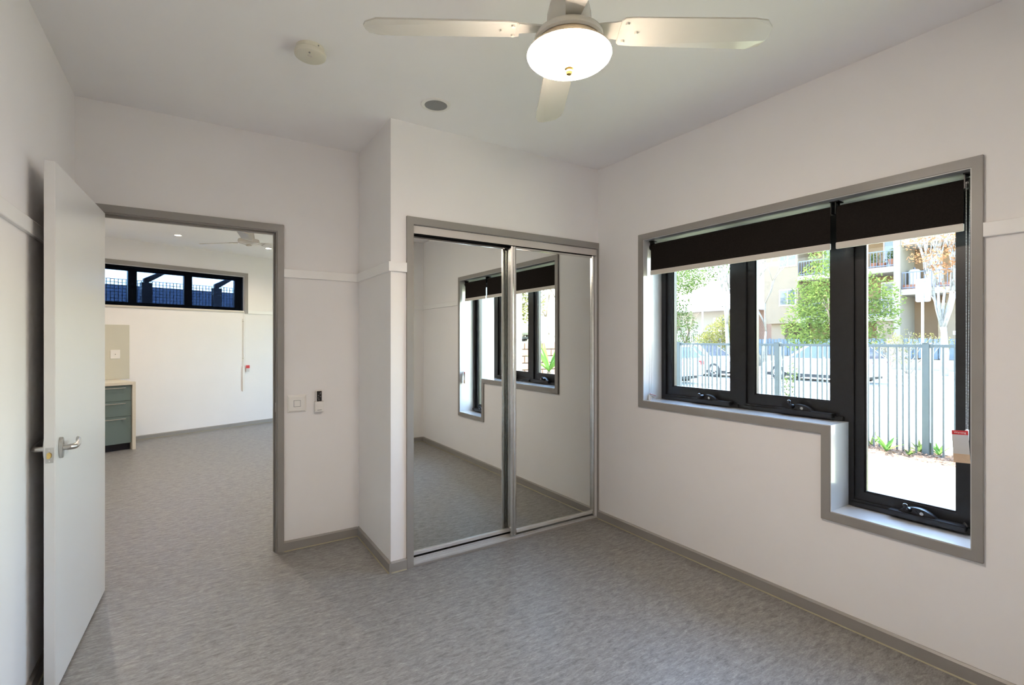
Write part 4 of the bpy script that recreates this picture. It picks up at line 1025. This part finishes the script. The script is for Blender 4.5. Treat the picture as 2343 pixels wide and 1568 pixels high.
wf_ = thing('white_rail_gate', 'white slatted gate reflected between car and fence', 'gate', (g.x, g.y, 1.3), R(-40))
for i in range(3): MB().box(-.5, .5, 0, .04, .15+i*.28, .32+i*.28).build('gate_slat', M['whitep'], wf_)
for s in (-1, 1): MB().box(s*.5-.05, s*.5+.05, -.02, .06, 0, 1.1).build('gate_post', M['whitep'], wf_)
g = mir(1262, 800, 30)
tree('mirrored_tree', 'leafy tree reflected at the right edge of the mirror window', (g.x, g.y, 1.3), 2, 1.5, .1, 3, 91, 'barkb', 'leafg', 3600, .24, blobs=[(0, 0, 4.6, 2.2, 2.2, 1.4), (.9, .9, 3.0, 1.0, 1.0, 1.0), (-.8, -.8, 5.4, 1.6, 1.6, 1.0)])
g = mir(1200, 800, 36)
tree('mirrored_tree', 'leafy tree reflected above the dark four-wheel drive', (g.x, g.y, 1.3), 2, 1.5, .1, 3, 93, 'barkb', 'leafy', 3000, .26, blobs=[(0, 0, 2.8, 1.6, 1.6, 1.6), (.4, .6, 4.6, 1.6, 1.6, 1.1)])

# ------------------------------------------------------------------ behind the high window
nb = MB().box(-4, 8, 4.0, 4.2, -.3, w2z(400, 661, 4.0)[1]).build('neighbour_fence', M['bluew'], loc=W2A, rz=W2R)
tag(nb, 'blue grey boundary wall outside the high far window', 'wall')
ms = thing('mesh_screen', 'wire mesh screen between dark posts outside the high window', 'mesh screen', tuple(W2A), W2R)
mo = 1.2
m_ = MB(); s0, _ = w2z(243, 650, mo); s1, _ = w2z(545, 650, mo); ztm = w2z(440, 652, mo)[1]
x = s0-.3
while x < s1+.1: m_.box(x-.004, x+.004, mo-.004, mo+.004, 1.2, ztm); x += .05
z = 1.2
while z <= ztm+.001: m_.box(s0-.3, s1+.1, mo-.004, mo+.004, z-.004, z+.004); z += .05
o_ = m_.build('wire_mesh', M['black'], ms); o_['kind'] = 'stuff'
for (ua, ub, va, ta, tb_) in ((322, 345, 648, 328, 339), (486, 505, 661, 490, 500)):
    a0, _ = w2z(ua, 650, mo); a1, zt_ = w2z(ub, va, mo); b0, _ = w2z(ta, 640, mo); b1, zz = w2z(tb_, 636, mo)
    MB().box(a0, a1, mo-.05, mo+.05, -.1, zt_).build('mesh_post', M['black'], ms)
    zk = w2z(ub, va-9, mo)[1]
    MB().box(b0, b1, mo-.03, mo+.03, zt_-.02, zk).build('upper_post', M['black'], ms)
    e0, e1 = w2z(ta+30, 624, mo); 
    MB().prism([(b0, zk-.06), (b0, zk), (b1+.30, zk+.21), (b1+.30, zk+.15), (b1, zk-.06)], 'y', mo-.03, mo+.03).build('brace', M['black'], ms)
S(MB().prism([(-8, 9.0-2.0), (14, 17.5-2.0), (14, 40), (-8, 40)], 'z', -.4, -.1).build('side_yard', M['conc']), 'paved yard beyond the far room', 'ground')
